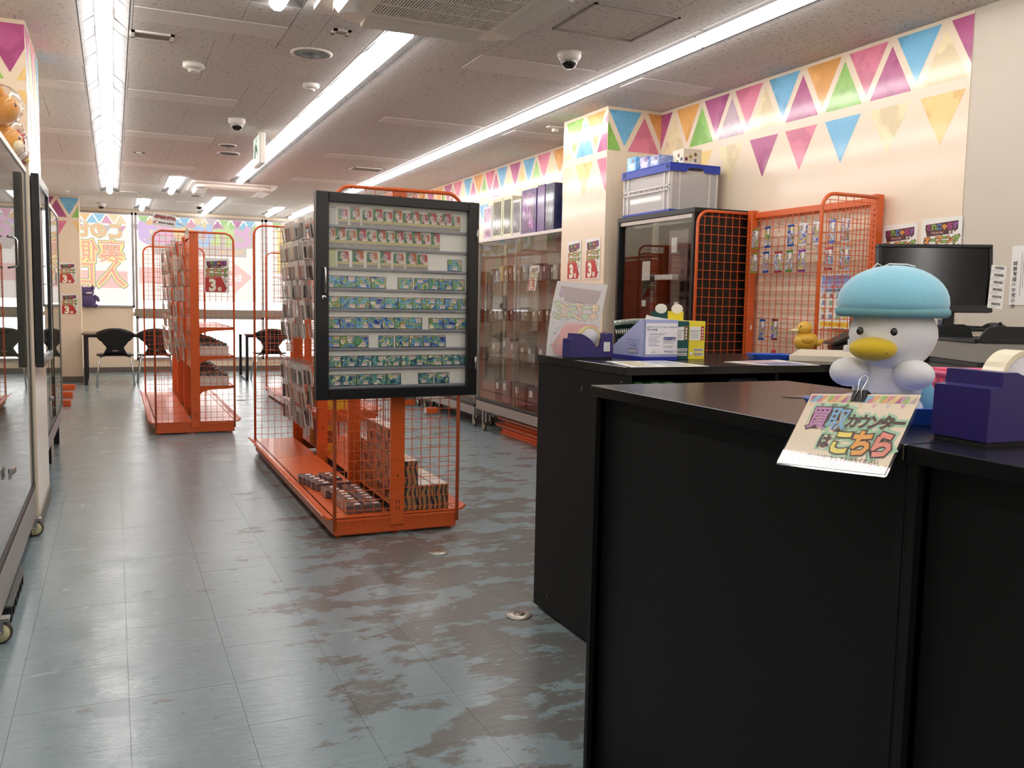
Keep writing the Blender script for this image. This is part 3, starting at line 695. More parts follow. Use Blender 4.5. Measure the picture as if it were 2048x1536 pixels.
for col_ in range(2):
    for dy in range(13):
        if col_ == 1 and dy in (9,): continue
        X = T(1.063+col_*.098+(-.02 if dy > 5 and col_ == 0 else 0)+(-.012*max(0, dy-7)), 4.40+dy*.066+(.06 if dy > 7 else 0), .109)
        if proto is None:
            t = thing('card_bundle', 'x', 'card bundle', X); MB().box((0, 0, 0), (.088, .060, .044), CLRBOX, bev=.003).build('bundle', t); s_ = MB().box((.045, .012, .0441), (.075, .04, .0446), STK); s_.build('price_sticker', t); proto = t; c = t
        else: c = dup(proto, X)
        c['label'] = 'wrapped card bundle with white sticker, near gondola deck, %s column, %s from front' % (['outer', 'inner'][col_], ORD[min(dy, 12)]); c['group'] = 'wrapped card bundles on the near gondola deck'
# shelf lower on the right side of the near gondola with packs standing on it
shelf_bracket(g1, 0, 1.82, .42, .86)
YEL = flat('e3c62e'); PUR = flat('3c3476')
for i in range(9):
    c = [YEL, inks[3], PUR, inks[1], inks[0], YEL, inks[2], inks[4], inks[0]][i]; nm_ = ['yellow', 'grey', 'purple', 'white', 'black', 'yellow', 'brown', 'beige', 'black'][i]
    t = thing('card_pack', '%s pack standing on the low orange shelf, %s from the near end' % (nm_, ORD[i]), 'pack', T(1.40, 6.2+i*.085, .421), 'packs standing on the low orange shelf'); MB().box((-.04, 0, 0), (.10, .05, .115), c, bev=.003).build('carton', t); MB().box((-.0405, .012, .07), (-.0398, .035, .10), STK).build('price_sticker', t)
for i, (c, nm_) in enumerate(((YEL, 'yellow'), (YEL, 'yellow'), (PUR, 'purple'), (YEL, 'yellow'))):
    t = thing('card_box', '%s carton under the low orange shelf of near gondola, %s from front' % (nm_, ORD[i]), 'box', T(1.36, 6.3+i*.13, .109)); MB().box((0, 0, 0), (.09, .11, .19), c, bev=.002).build('carton', t); MB().box((.02, -.0008, .06), (.07, 0, .15), inks[2]).build('front_print', t)
# orange steel profiles stacked under the glass case
for k in range(5):
    x0, y0_ = 3.20+.015*(k % 2), 6.10+.05*(k % 3)
    o = MB().prism([(-.0, 0), (.03, .012), (.2, .012), (.2, .031), (.03, .031), (-.012, .025)], 0, 1.28-.08*(k % 2), ORANGE, X=T(x0, y0_, .002+k*.0335) @ FX).build('steel_shelf_panel'); tag(o, 'orange steel shelf panel in the pile under the glass case, %s from the floor' % ORD[k], 'shelf panel', 'orange shelf panels under the glass case')

GLASSC = glass('thin_case_glass', (.985, .99, .985))
# ================================================================== card display case on the gondola end
A5 = math.radians(4.8); BW, BH, BD = .848, .982, .05
XB = frame((.868, 4.195, .718), (math.cos(A5), math.sin(A5), 0), (0, 0, 1))   # local x right, y up, z towards camera
disp = thing('card_display_case', 'black framed glass display case full of trading cards on the gondola end', 'display case', XB)
gx0, gx1, gy0, gy1 = .062, .790, .052, .935
f_ = [((0, 0), (gx0, BH)), ((gx1, 0), (BW, BH)), ((gx0, 0), (gx1, gy0)), ((gx0, gy1), (gx1, BH))]
CASEBLK = M('case_black', '15171a', .38, coat=.2)
N, L, b = nodes(CASEBLK); nn = noise(N, L, coords(N, L, 'obj', (1, 1, 1)), 60, 4, .7); r_ = ramp(N, [(.74, 0.0), (.77, 1.0)]); L.new(nn, r_.inputs[0]); L.new(mixc(N, L, r_.outputs[0], '15171a', '50555a'), b.inputs['Base Color'])
for a, c in f_: MB().box((a[0]+.0005, a[1]+.0005, -.028), (c[0]-.0005, c[1]-.0005, 0), CASEBLK, bev=.003).build('frame_bar', disp)
MB().box((.004, .004, -BD), (BW-.004, BH-.004, -BD+.004), CASEBLK).build('back_plate', disp)
sd = MB()
for a, c in (((.002, .002), (.012, BH-.002)), ((BW-.012, .002), (BW-.002, BH-.002)), ((.012, .002), (BW-.012, .012)), ((.012, BH-.012), (BW-.012, BH-.002))): sd.box((a[0], a[1], -BD), (c[0], c[1], -.0285), CASEBLK)
sd.build('side_frame', disp)
INWH = M('case_white_liner', 'f7f4ee', .5)
MB().box((.02, .02, -.0455), (BW-.02, BH-.02, -.0445), INWH).build('white_liner', disp)
MB().box((gx0-.004, gy0-.004, -.020), (gx1+.004, gy1+.004, -.017), GLASSC).build('glass_pane', disp)
RAIL = M('grey_rail', '9a9aa6', .35)
def ux(px): return gx0+(px-490)/850*(gx1-gx0)
vrow = [.848-.0985*i+.0 for i in range(9)]
def pv(px, py): # board height at pixel
    return (ony(px, py, 4.19).z-.718)
vrow = [pv(664, y) for y in (447, 490, 533, 575, 617, 659, 697, 737, 775)]
for v0 in vrow:
    MB().box((gx0-.02, v0-.012, -.0443), (gx1+.02, v0, -.028), RAIL, bev=.002).build('card_rail', disp)
ART = M('card_art', '808080', .35, coat=.4)
def artmat(name, stops, sc=38):
    mt = M(name, '808080', .35, coat=.35); N, L, b = nodes(mt); oi = N.new('ShaderNodeObjectInfo'); tc = N.new('ShaderNodeTexCoord')
    mul = N.new('ShaderNodeVectorMath'); mul.operation = 'SCALE'; mul.inputs[0].default_value = (37, 19, 53); L.new(oi.outputs['Random'], mul.inputs['Scale'])
    ad_ = N.new('ShaderNodeVectorMath'); ad_.operation = 'ADD'; L.new(tc.outputs['Object'], ad_.inputs[0]); L.new(mul.outputs[0], ad_.inputs[1])
    n1_ = N.new('ShaderNodeTexNoise'); n1_.inputs['Scale'].default_value = sc; n1_.inputs['Detail'].default_value = 5; n1_.inputs['Distortion'].default_value = 1.6; L.new(ad_.outputs[0], n1_.inputs['Vector'])
    r1_ = ramp(N, stops, 'CONSTANT'); L.new(n1_.outputs['Fac'], r1_.inputs[0])
    hs = N.new('ShaderNodeHueSaturation'); mr_ = N.new('ShaderNodeMapRange'); mr_.inputs[3].default_value = .47; mr_.inputs[4].default_value = .54; L.new(oi.outputs['Random'], mr_.inputs[0]); L.new(mr_.outputs[0], hs.inputs['Hue']); L.new(r1_.outputs[0], hs.inputs['Color'])
    L.new(hs.outputs[0], b.inputs['Base Color']); return mt
A_GR = artmat('art_green_snow', [(0, '1a6e46'), (.56, '2a8a5a'), (.66, 'dfe6df')], 60)
A_RD = artmat('art_red_snow', [(0, 'b8283a'), (.55, 'c83444'), (.66, 'f0d0d0')], 60)
A_FG = artmat('art_figure', [(0, 'f3ead0'), (.42, '7d5a86'), (.5, 'e6e0e0'), (.56, 'c98a4a'), (.63, '4a6fb0')], 50)
A_LS = artmat('art_landscape', [(0, '24407a'), (.36, '4a86c8'), (.44, '8cc0e4'), (.49, '6cac58'), (.54, '3f7c50'), (.575, 'd8cc6a'), (.60, 'd88a48'), (.63, 'f2efe8')], 27)
A_DK = artmat('art_forest', [(0, '2a5078'), (.40, '3f8068'), (.47, '7aa8c8'), (.53, '6a9a60'), (.57, 'd0c878'), (.61, 'f0ece4')], 27)
BORD = flat('b9a987'); BORDK = flat('1c2126'); TXT = flat('c9c08a'); GLINE = flat('8d8f9a')
def mk_card(kind):
    p = MB(); wv_ = {'p': .050, 'q': .058, 'l': .078, 'd': .082}[kind]; hv = {'p': .089, 'q': .085, 'l': .058, 'd': .055}[kind]
    bd_ = BORD if kind in 'pq' else BORDK
    p.box((0, 0, 0), (wv_, hv, .0012), bd_)
    z = .0016; e = .0025
    if kind in 'pq':
        p.quad([(e, hv*.34, z), (wv_*.42, hv*.34, z), (wv_*.35, hv-e*1.6, z), (e, hv-e*1.6, z)], A_GR); p.quad([(wv_*.42, hv*.34, z), (wv_-e, hv*.34, z), (wv_-e, hv-e*1.6, z), (wv_*.35, hv-e*1.6, z)], A_RD)
        p.ball((wv_*.48, hv*.64, z), (wv_*.26, hv*.22, .0006), A_FG, 14)
        p.quad([(e, hv*.19, z), (wv_-e, hv*.19, z), (wv_-e, hv*.31, z), (e, hv*.31, z)], TXT); p.quad([(e, hv*.05, z), (wv_-e, hv*.05, z), (wv_-e, hv*.17, z), (e, hv*.17, z)], GLINE)
    else:
        p.quad([(e, e, z), (wv_-e, e, z), (wv_-e, hv-e, z), (e, hv-e, z)], A_LS if kind == 'l' else A_DK); p.quad([(wv_*.5, hv*.86, z+.0003), (wv_-e, hv*.86, z+.0003), (wv_-e, hv-e, z+.0003), (wv_*.5, hv-e, z+.0003)], flat('c9b8ae'))
    return p.mesh('trading_card'), wv_, hv
CM = {k: mk_card(k) for k in 'pqld'}
sk = MB().box((0, 0, 0), (.026, .015, .0006), STK); sk.box((.002, .008, .0006), (.024, .012, .0009), flat('c98f8a')); sk_me = sk.mesh('price_sticker')
def card(row, px, kind, nth, total, desc):
    me, wv_, hv = CM[kind]
    X = XB @ T(ux(px), vrow[row]+.0005, -.0415+.0012*(nth % 2)) @ RX(-.06)
    o = link('trading_card', me, None, X)
    cx_ = wv_*rnd.uniform(.35, .6) if kind in 'pq' else wv_*rnd.uniform(.15, .62); cy_ = hv*.33 if kind in 'pq' else hv*rnd.choice([.1, .12, .6])
    link('price_sticker', sk_me, o, T(cx_, cy_, .0022))
    tag(o, '%s trading card, black case, %s row down, %s from left' % (desc, ORD[row], ORD[nth]), 'trading card', 'trading cards in the black display case')
ROWS = [([555, 625, 695, 758, 818, 877, 937, 985, 1040, 1093, 1140, 1188, 1247], 'p'), ([482, 540, 602, 662, 722, 780, 835, 888, 942, 995, 1052, 1115], 'p'), ([552, 638, 722, 802, 882, 960, 1030, 1225], 'q'),
        ([482, 570, 658, 748, 912, 1013, 1090, 1168, 1247], 'l'), ([482, 570, 656, 740, 823, 913, 990, 1062, 1134, 1206, 1278], 'l'), ([482, 568, 652, 730, 815, 890, 975, 1108, 1203, 1278], 'l'), ([482, 568, 645, 797, 900, 983, 1060, 1128], 'l'),
        ([482, 578, 670, 755, 840, 935, 1020, 1100, 1183, 1262], 'd'), ([482, 570, 665, 752, 840, 1045, 1150], 'd')]
for r, (xs, k) in enumerate(ROWS):
    for i, px in enumerate(xs):
        kk = 'l' if (r == 2 and i == 7) else k
        card(r, px, kk, i, len(xs), {'p': 'green and red bordered', 'q': 'spaced-out green and red', 'l': 'blue and green landscape', 'd': 'dark green landscape'}[kk])
for r, c, nm_ in ((0, 'd9dad8', 'grey'), (2, 'd3d8a8', 'yellow')):
    o = MB().box((0, 0, 0), (.046, .09, .001), flat(c)); 
    for i in range(9): 
        for j in range(5): o.box((.004+j*.008+(i % 2)*.003, .008+i*.007, .001), (.0075+j*.008+(i % 2)*.003, .0095+i*.007, .0012), GLINE)
    for j in range(3): o.box((.008+j*.012, .078, .001), (.013+j*.012, .083, .0012), flat('3a3a40'))
    tag(o.build('header_card', None, XB @ T(gx0+.001, vrow[r], -.042)), '%s dotted header card at the left end of the case\'s %s row' % (nm_, ORD[r]), 'card', None)
# handle, lock, hinges
hx, hy = .036, pv(648, 560)
MB().tube([(hx, hy-.058, 0), (hx, hy-.058, .022), (hx, hy-.05, .028), (hx, hy+.05, .028), (hx, hy+.058, .022), (hx, hy+.058, 0)], .005, CHROME, 10).build('handle', disp)
lk = MB().lathe([(.012, 0), (.012, .004), (.009, .006)], CHROME, 20); lk.build('lock', disp, T(.037, pv(648, 595), 0)); MB().lathe([(.005, .0062), (.005, .0075)], BLACK, 12).build('keyhole', disp, T(.037, pv(648, 595), 0))
for zz in (pv(957, 478)+.02, pv(955, 735)+.02): MB().cyl((BW-.012, zz-.032, .004), (BW-.012, zz+.032, .004), .005, STEEL, 10).build('hinge', disp)

# ================================================================== counters
LAM = M('black_laminate', '141516', .22, spec=.6)
N, L, b = nodes(LAM); bump(N, L, b, noise(N, L, coords(N, L, scale=(1, 1, 1)), 260, 2, .5), .05, .0008)
LAMS = M('black_laminate_side', '0f1011', .5, spec=.3)
# near counter: two units side by side and one top each
def counter(label, x0, x1, y0, y1, top=1.0, open_side=None):
    t = thing('black_counter', label, 'counter', (x0, y0, 0)); w_, d_ = x1-x0, y1-y0
    MB().box((0, 0, top-.026), (w_, d_, top), LAM, bev=.0015).build('countertop', t)
    pn = .018
    for nm_, a, c in (('side_panel', (.02, 0, .0), (w_-.004, pn, top-.0265)), ('side_panel', (.02, d_-pn, 0), (w_-.004, d_, top-.0265)), ('front_panel', (.034, pn+.001, .0), (.048, d_-pn-.001, top-.0265)), ('shelf', (.05, pn+.001, .45), (w_-.03, d_-pn-.001, .468)), ('plinth', (.05, pn+.001, 0), (w_-.05, d_-pn-.001, .05))):
        MB().box(a, c, LAMS, bev=.0012).build(nm_, t)
    for yy in (.008, d_-.012): MB().box((.008, yy-.006 if yy > .1 else 0, 0), (.034, yy+.010 if yy > .1 else .018, top-.0265), LAMS).build('front_stile', t)
    return t
counter('black counter block nearest the camera, carrying the plush toy, seam at its left', 1.075, 1.69, .02, .958)
counter('black counter block with bare glossy top reflecting the orange rack', 1.075, 1.69, .962, 1.923)
tag(MB().box((1.085, .9585, .0), (1.106, .9615, .972), BLACKM).build('joint_strip', None), 'dark vertical joint between the two near counter blocks', 'trim')
# far counter
t = thing('service_counter', 'far black counter with tape dispenser, boxes and open shelf beneath', 'counter', (1.50, 2.45, 0)); W2, D2 = 1.50, .66
MB().box((0, 0, .972), (W2, D2, 1.0), LAM, bev=.0015).build('countertop', t)
MB().box((.004, .004, .012), (.024, D2-.004, .9715), LAMS, bev=.001).build('side_panel', t)
MB().box((.026, D2-.03, .012), (W2-.004, D2-.012, .9715), LAMS).build('back_panel', t)
MB().box((.026, .02, .74), (W2-.004, D2-.032, .758), LAMS).build('shelf', t)
MB().box((.026, .03, .06), (W2-.004, D2-.032, .078), LAMS).build('shelf', t)
for x in (.62, 1.05): MB().box((x, .02, .759), (x+.018, D2-.032, .9715), LAMS).build('divider', t)
for y, z in ((.30, .90), (.10, .90), (.53, .08)): 
    MB().lathe([(.010, 0), (.009, .0015)], M('screw_cap', '202224', .3), 14).build('screw_cap', t, frame((.0035, y, z), (0, -1, 0), (0, 0, 1)))
for z in (.948, .93): MB().lathe([(.003, 0), (.002, .002)], CHROME, 8).build('screw', t, frame((.0038, .035, z), (0, -1, 0), (0, 0, 1)))
MB().tube([(.0, .12, .885), (-.012, .115, .893), (-.016, .10, .905), (-.012, .085, .908)], .002, CHROME, 6).build('wire_hook', t)
MB().box((.0, .0, .0), (.02, .14, .012), flat('8a5a3a')).build('chipped_foot', t)
# green items under the top
GRN = flat('4c9a4a', .4)
for i, px in enumerate((1263, 1297, 1325)):
    p = ony(px, 760, 2.52); tt = thing('green_file_box', 'green rounded file box under far counter top, %s from the left' % ORD[i], 'file box', (p.x, 2.50, .7585), 'green file boxes under the far counter')
    MB().prism([(0, 0), (.038, 0), (.038, .17), (.034, .18), (.028, .186), (0, .186)], 0, .14, GRN, X=FX).build('body', tt); MB().box((.0382, .002, .01), (.0396, .138, .16), flat('d8e0d0')).build('edge_label', tt)
tag(MB().box((0, 0, 0), (.13, .2, .19), flat('2a3346', .5), bev=.004).build('dark_blue_carton', None, T(2.0-.03, 2.53, .7585)), 'dark blue carton beside the green file boxes', 'box')
tag(MB().box((0, 0, 0), (.11, .1, .10), flat('8c4a52', .5), bev=.004).build('red_carton', None, T(2.17, 2.52, .7585)), 'small dull red carton on the shelf under far counter', 'box')
tag(MB().box((0, 0, 0), (.2, .12, .05), flat('5a6068', .5), bev=.004).build('grey_tray', None, T(2.34, 2.50, .7585)), 'flat grey tray on the shelf under far counter', 'tray')

# ------------------------------------------------------------------ lettering helpers / posters
def ink(c): return flat(c, .35)
def plain(s): return s
SHOPC = ['a0407c', '7fb84c', '4a86c8', 'e8a040', 'c04890', '8f58a8']
def print_poster(mb, w_, h_, z=.0008, fade=0., base=True):
    f = (lambda c: ink(pastel(c, fade))) if fade else ink
    k = w_/.21
    if base: mb.box((0, 0, 0), (w_, h_, .0006), PAPER)
    cx = w_/2
    mb.quad([(.02*k, h_-.028*k, z), (.19*k, h_-.018*k, z), (.19*k, h_-.055*k, z), (.165*k, h_-.075*k, z), (.03*k, h_-.082*k, z), (.02*k, h_-.05*k, z)], f('5a3236'))
    text(mb, 'とれじゃらす', cx, h_-.052*k, .032*k, None, z=z+.0004, off=.045, adv=.027*k, cols=[f(c) for c in SHOPC])
    text(mb, 'TREASURE', cx-.02*k, h_-.071*k, .012*k, f('e8c8b8'), z=z+.0004, off=.01, adv=.014*k)
    text(mb, '岐阜', cx+.055*k, h_-.073*k, .016*k, f('f2efe4'), z=z+.0004, off=.02)
    for s, yy in (('オープニング', h_-.112*k), ('キャンペーン', h_-.148*k)):
        text(mb, s, cx, yy, .036*k, f('5a3a30'), z=z+.0004, off=.13, adv=.030*k, res=1)
        text(mb, s, cx, yy, .036*k, None, z=z+.0008, off=.045, adv=.030*k, cols=[f('e8994a'), f('8cc45a')])
    mb.quad([(.008*k, .006*k, z), (w_-.035*k, .006*k, z), (w_-.02*k, .04*k, z), (w_-.06*k, .12*k, z), (w_-.075*k, .135*k, z), (.02*k, .135*k, z), (.008*k, .125*k, z)], f('c23a34'))
    text(mb, '買取・販売のお得なキャンペーン', cx-.03*k, .122*k, .008*k, f('f6dcd6'), z=z+.0004, off=.01, adv=.0078*k)
    text(mb, '3', .066*k, .018*k, .13*k, f('b98a4a'), z=z+.0004, off=.07, adv=.1*k, res=3); text(mb, '3', .066*k, .018*k, .13*k, f('f6f2e8'), z=z+.0008, off=.042, adv=.1*k, res=3)
    text(mb, '倍', .128*k, .018*k, .036*k, f('f2ead8'), z=z+.0008, off=.04)
    r_ = random.Random(3)
    for i in range(22):
        x, y = w_-.052*k+r_.uniform(0, .036)*k, .03*k+r_.uniform(0, .10)*k; s = .008*k; mb.quad([(x, y, z+.0003+i*1e-5), (x+s, y+r_.uniform(-.003, .003)*k, z+.0003+i*1e-5), (x+s*.8, y+s, z+.0003+i*1e-5), (x-s*.2, y+s*.8, z+.0003+i*1e-5)], f(r_.choice(['4a5a6a', '8a7a8a', 'a8b0b8', '6a4a4a', 'c8c4c0'])))
pm = MB(); print_poster(pm, .205, .275, base=False); poster_print = pm.mesh('print')
paper_me = MB().box((0, 0, 0), (.205, .275, .0007), PAPER).mesh('sale_poster')
def poster(X, label, sx=1., sy=1., group=None):
    o = link('sale_poster', paper_me, None, X @ Matrix.Diagonal((sx, sy, 1, 1))); link('print', poster_print, o)
    return tag(o, label, 'poster', group)
# on the wall column, facing -x: local x -> -y
poster(frame((CX0-.003, 5.755, 1.368), (0, -1, 0), (0, 0, 1)), 'campaign poster with big 3 on the wall column, farther one')
poster(frame((CX0-.003, 5.485, 1.372), (0, -1, 0), (0, 0, 1)), 'campaign poster with big 3 on the wall column, nearer one')
p1, p2_ = onx(1768, 450, XR), onx(1835, 443, XR)
poster(frame((XR-.0065, p1.y, 1.61-.285), (0, -1, 0), (0, 0, 1)), 'poster above the monitor, next to the orange rack', 1.02, 1.02)
p1 = onx(1847, 440, XR); poster(frame((XR-.0065, p1.y, 1.625-.29), (0, -1, 0), (0, 0, 1)), 'poster above the monitor, next to the wallpaper edge', 1.05, 1.03)
a_ = ony(116, 528, 13.44); poster(frame((-.655, 13.446, ony(130, 567, 13.44).z), (1, 0, 0), (0, 0, 1)), 'upper campaign poster on the far left column', 1.0, 1.02)
poster(frame((-.640, 13.446, ony(130, 629, 13.44).z), (1, 0, 0), (0, 0, 1)), 'lower campaign poster on the far left column', 1.0, 1.02)
pa = ony(409, 585, 8.12); poster(frame((pa.x, 8.127, pa.z), (1, 0, 0), (0, 0, 1)), 'campaign poster clipped to the wire end of the far left gondola', 1.0, 1.08)
# reversed poster leaning on the far counter
bl = Vector((1.50, 3.035, 1.0012))
Xp = frame(bl, (.98, -.05, .0), (.05, .03, 1)) @ Matrix.Rotation(-.05, 4, 'Z')
t = thing('counter_poster', 'pale poster seen from behind, leaning at the end of the far counter', 'poster', Xp)
nx, ny = 8, 8; vs = []; fs = []
PT = translucent('paper_back', 'e9e6e6', .65)
def bendz(x, y): return .03*(x/.2)**2
for j in range(ny+1):
    for i in range(nx+1): x, y = .20*i/nx, .285*j/ny; vs.append((x+.03*(y/.285)**2, y, bendz(x, y)))
for j in range(ny):
    for i in range(nx): a = j*(nx+1)+i; fs.append((a, a+1, a+nx+2, a+nx+1))
MB().add(vs, fs, PT, smooth=True).build('sheet', t, recalc=False)
pm = MB(); print_poster(pm, .20, .285, fade=.62, base=False)
pm.v = [(.20-x+.03*(y/.285)**2, y, z+bendz(.20-x, y)+.0004) for x, y, z in pm.v]; pm.build('print', t, recalc=False)

# ------------------------------------------------------------------ tape dispensers
NAVY = M('navy_plastic', '2a2068', .38, coat=.15)
def dispenser(X, s, label, px_label=True, rollc='d9c888', wf=1.):
    t = thing('tape_dispenser', label, 'tape dispenser', X @ Matrix.Diagonal((1, wf, 1, 1)))
    prof = [(0, .006), (.180, .006), (.176, .088), (.172, .094), (.160, .094), (.156, .088), (.145, .088), (.140, .094), (.136, .09), (.124, .040), (.118, .034), (.110, .045), (.085, .072), (.062, .086), (.045, .092), (.022, .092), (.020, .074), (.002, .072)]
    MB().prism([(x*s, y*s) for x, y in prof], -.001, .058*s, NAVY, X=T(0, .058*s, 0) @ Matrix(((1, 0, 0, 0), (0, 0, -1, 0), (0, 1, 0, 0), (0, 0, 0, 1)))).build('body', t)
    MB().box((.002*s, .002, 0), (.178*s, .056*s, .0058*s), BLACKM).build('base_weight', t)
    R1 = .043*s; Xr = T(.092*s, .029*s, .075*s) @ RX(PI/2)
    mb = MB(); n_ = 36; 
    for rr_, hw, mt in ((R1, .011*s, M('tape_'+rollc, rollc, .3, coat=.4)),):
        vs = []; 
        for i in range(n_):
            a = 2*PI*i/n_
            for r0, z0 in ((rr_, -hw), (rr_, hw), (rr_*.84, hw), (rr_*.84, -hw)): vs.append((r0*math.cos(a), r0*math.sin(a), z0))
        fs = [(i*4+k, ((i+1) % n_)*4+k, ((i+1) % n_)*4+(k+1) % 4, i*4+(k+1) % 4) for i in range(n_) for k in range(4)]; mb.add(vs, fs, mt, smooth=False)
    mb.build('tape_roll', t, Xr); MB().lathe([(R1*.82, -.012*s), (R1*.82, .012*s)], M('tape_core', 'c9c6cc', .4), 24).build('reel', t, Xr)
    MB().box((.166*s, .004*s, .094*s), (.172*s, .054*s, .100*s), STEEL).build('cutter', t)
    if px_label:
        lb = MB().box((.140*s, -.0012, .028*s), (.165*s, -.0002, .062*s), PAPER)
        for i in range(5): lb.box((.143*s, -.0016, (.033+.006*i)*s), (.162*s, -.0011, (.0345+.006*i)*s), GLINE)
        lb.build('sticker', t)
    return t
dispenser(T(1.497, 2.84, 1.0) @ RZ(-.02), 1.0, 'navy tape dispenser on the far counter in front of pale poster')
dispenser(T(1.172, .90, 1.0) @ RZ(-.04), 1.2, 'navy tape dispenser at the right edge beside the pink basket', False, 'efe6c8', 1.45)

# ------------------------------------------------------------------ boxes on the far counter
LB = M('pale_blue_card', 'a9b2dc', .45); LBW = M('label_white', 'eeeaf0', .45); DBL = flat('26329a')
X = T(1.745, 2.735, 1.0) @ RZ(.02); bxw = .145
t = thing('pack_dispenser_box', 'pale blue cut-away carton holding striped card packs on far counter', 'box', X)
MB().box((0, 0, .0), (bxw, .003, .148), LB).box((bxw-.003, .003, 0), (bxw, .21, .1), LB).box((0, .003, 0), (bxw, .21, .003), LB).build('carton', t)
MB().prism([(0, 0), (.21, 0), (.21, .045), (.03, .148), (0, .148)], 0, .003, LB, X=Matrix(((0, 0, 1, 0), (1, 0, 0, 0), (0, 1, 0, 0), (0, 0, 0, 1)))).build('slanted_side', t)
MB().box((-.0012, -.0012, 0), (bxw+.001, .211, .013), DBL).build('blue_band', t)
MB().prism([(.0, .13), (.012, .165), (.03, .160), (.11, .150), (.14, .148), (.14, .13)], .006, .009, PAPER, X=FX).build('inner_flap', t)
lb = MB().box((.006, -.0025, .022), (bxw-.003, -.0005, .135), LBW)
XF = lambda x, z: frame((x, -.0027, z), (1, 0, 0), (0, 0, 1))
INKB = ink('2b3a8a')
text(lb, 'ポケモンカードゲーム スカーレット&バイオレット', .008, .118, .0082, INKB, off=.015, adv=.0064, X=XF(0, 0), center=False, z=0)
text(lb, '変幻の仮面', .009, .108, .0085, INKB, off=.03, adv=.009, X=XF(0, 0), center=False, z=0)
for (x, z, w_, n_) in ((.018, .098, .08, 2), (.016, .086, .05, 7), (.080, .084, .052, 5), (.080, .052, .05, 2), (.10, .028, .03, 1), (.03, .034, .02, 2)):
    for i in range(n_): lb.box((x, -.0028, z-.0055*i), (x+w_*(1-.15*(i % 3)), -.0025, z-.0055*i+.0014), INKB if i % 4 else GLINE)
lb.box((.082, -.0029, .074), (.135, -.0025, .084), INKB); text(lb, '商品についてのお問合せ', .084, .0765, .0055, PAPER, off=.01, adv=.0048, X=XF(0, 0), center=False, z=.0004)
text(lb, '株式会社ポケモン', .085, .030, .007, INKB, off=.02, adv=.0072, X=XF(0, 0), center=False, z=0)
lb.build('printed_label', t)
sl = MB(); XS = frame((-.0007, .20, 0), (0, -1, 0), (0, 0, 1))
text(sl, 'ポケモンカードゲーム', .13, .068, .0075, INKB, off=.02, adv=.0085, X=XS, z=.0002); text(sl, 'スカーレット&バイオレット', .13, .058, .006, INKB, off=.02, adv=.0072, X=XS, z=.0002); text(sl, '変幻の仮面', .13, .048, .008, INKB, off=.02, adv=.009, X=XS, z=.0002)
sl.quad([(.10, .022, .0002), (.16, .022, .0002), (.16, .040, .0002), (.10, .040, .0002)], INKB, XS).quad([(.103, .0245, .0005), (.157, .0245, .0005), (.157, .0375, .0005), (.103, .0375, .0005)], LBW, XS)
for i in range(16): sl.quad([(.106+i*.003, .0255, .0008), (.1068+i*.003+.0009*(i % 2), .0255, .0008), (.1068+i*.003+.0009*(i % 2), .0365, .0008), (.106+i*.003, .0365, .0008)], INKB, XS)
sl.build('side_print', t)
STR = M('striped_foil', '3a4a48', .18, .6)
N, L, b = nodes(STR); wv = N.new('ShaderNodeTexWave'); wv.bands_direction = 'Z'; wv.inputs['Scale'].default_value = 9; wv.inputs['Distortion'].default_value = 9; L.new(coords(N, L, 'obj'), wv.inputs['Vector']); r_ = ramp(N, [(.2, '15302a'), (.45, 'b8c8c0'), (.6, '2a4a44'), (.85, 'e6eee6')]); L.new(wv.outputs['Fac'], r_.inputs[0]); L.new(r_.outputs[0], b.inputs['Base Color'])
fp = MB().box((0, 0, 0), (.062, .0032, .125), STR, bev=.0012); fp.box((0, -.0008, .117), (.062, .0040, .127), M('foil_crimp', 'c9d2cc', .2, .8)); fpm = fp.mesh('foil_pack')
for i in range(12):
    X2 = X @ T(.008, .03+i*.012, .0045) @ RX(-.13-.028*i) @ Matrix.Diagonal((1, 1, 1.16, 1))
    o = link('foil_pack', fpm, None, X2 @ T(.0, .0, 0)); tag(o, 'striped foil pack leaning in the pale blue carton, %s from the front' % ORD[i], 'foil pack', 'striped foil packs in the pale blue carton')
def upright_box(x, c, c2, label, bar, y=2.775):
    t = thing('tall_pack_box', label, 'box', T(x, y, 1.0)); w_ = .072
    MB().box((0, 0, 0), (w_, .15, .143), c, bev=.001).build('carton', t)
    fl = MB(); fl.box((0, .145, .1435), (w_, .15, .178), c); fl.build('raised_flap', t)
    MB().ball((w_*.55, .142, .187), (.027, .0015, .019), PAPER, 24).build('oval_cutout', t)
    l2 = MB().box((.002, -.0012, .072), (w_-.022, -.0003, .122), PAPER)
    XF = frame((0, -.0016, 0), (1, 0, 0), (0, 0, 1))
    text(l2, 'とれじゃらす', .026, .104, .0075, ink('33302e'), off=.03, adv=.0075, X=XF, z=0)
    for i in range(6): l2.box((.005, -.0016, .098-.004*i), (w_-.028-.006*(i % 2), -.0012, .0992-.004*i), GLINE)
    l2.box((w_-.019, -.0012, .072), (w_-.006, -.0003, .124), bar)
    for i in range(4): l2.ball((w_-.0125, -.0014, .079+.0115*i), (.004, .0004, .004), PAPER, 8)
    for z in (.030, .014):
        l2.box((.022, -.0012, z), (w_-.006, -.0003, z+.011), PAPER)
        for i in range(12): l2.box((.025+i*.0032, -.0016, z+.002), (.0262+i*.0032+.0008*(i % 2), -.0012, z+.009), ink('3a3a3a'))
    l2.ball((.010, -.001, .022), (.007, .0005, .007), PAPER, 12); l2.build('printed_label', t); return t
upright_box(1.893, M('bottle_green', '17504f', .4), None, 'tall green pack carton with white oval cut-out on far counter', flat('8c6a34'))
upright_box(1.967, M('box_yellow', 'f0dc3c', .4), None, 'tall yellow pack carton with white oval cut-out on far counter', flat('b8343c'))
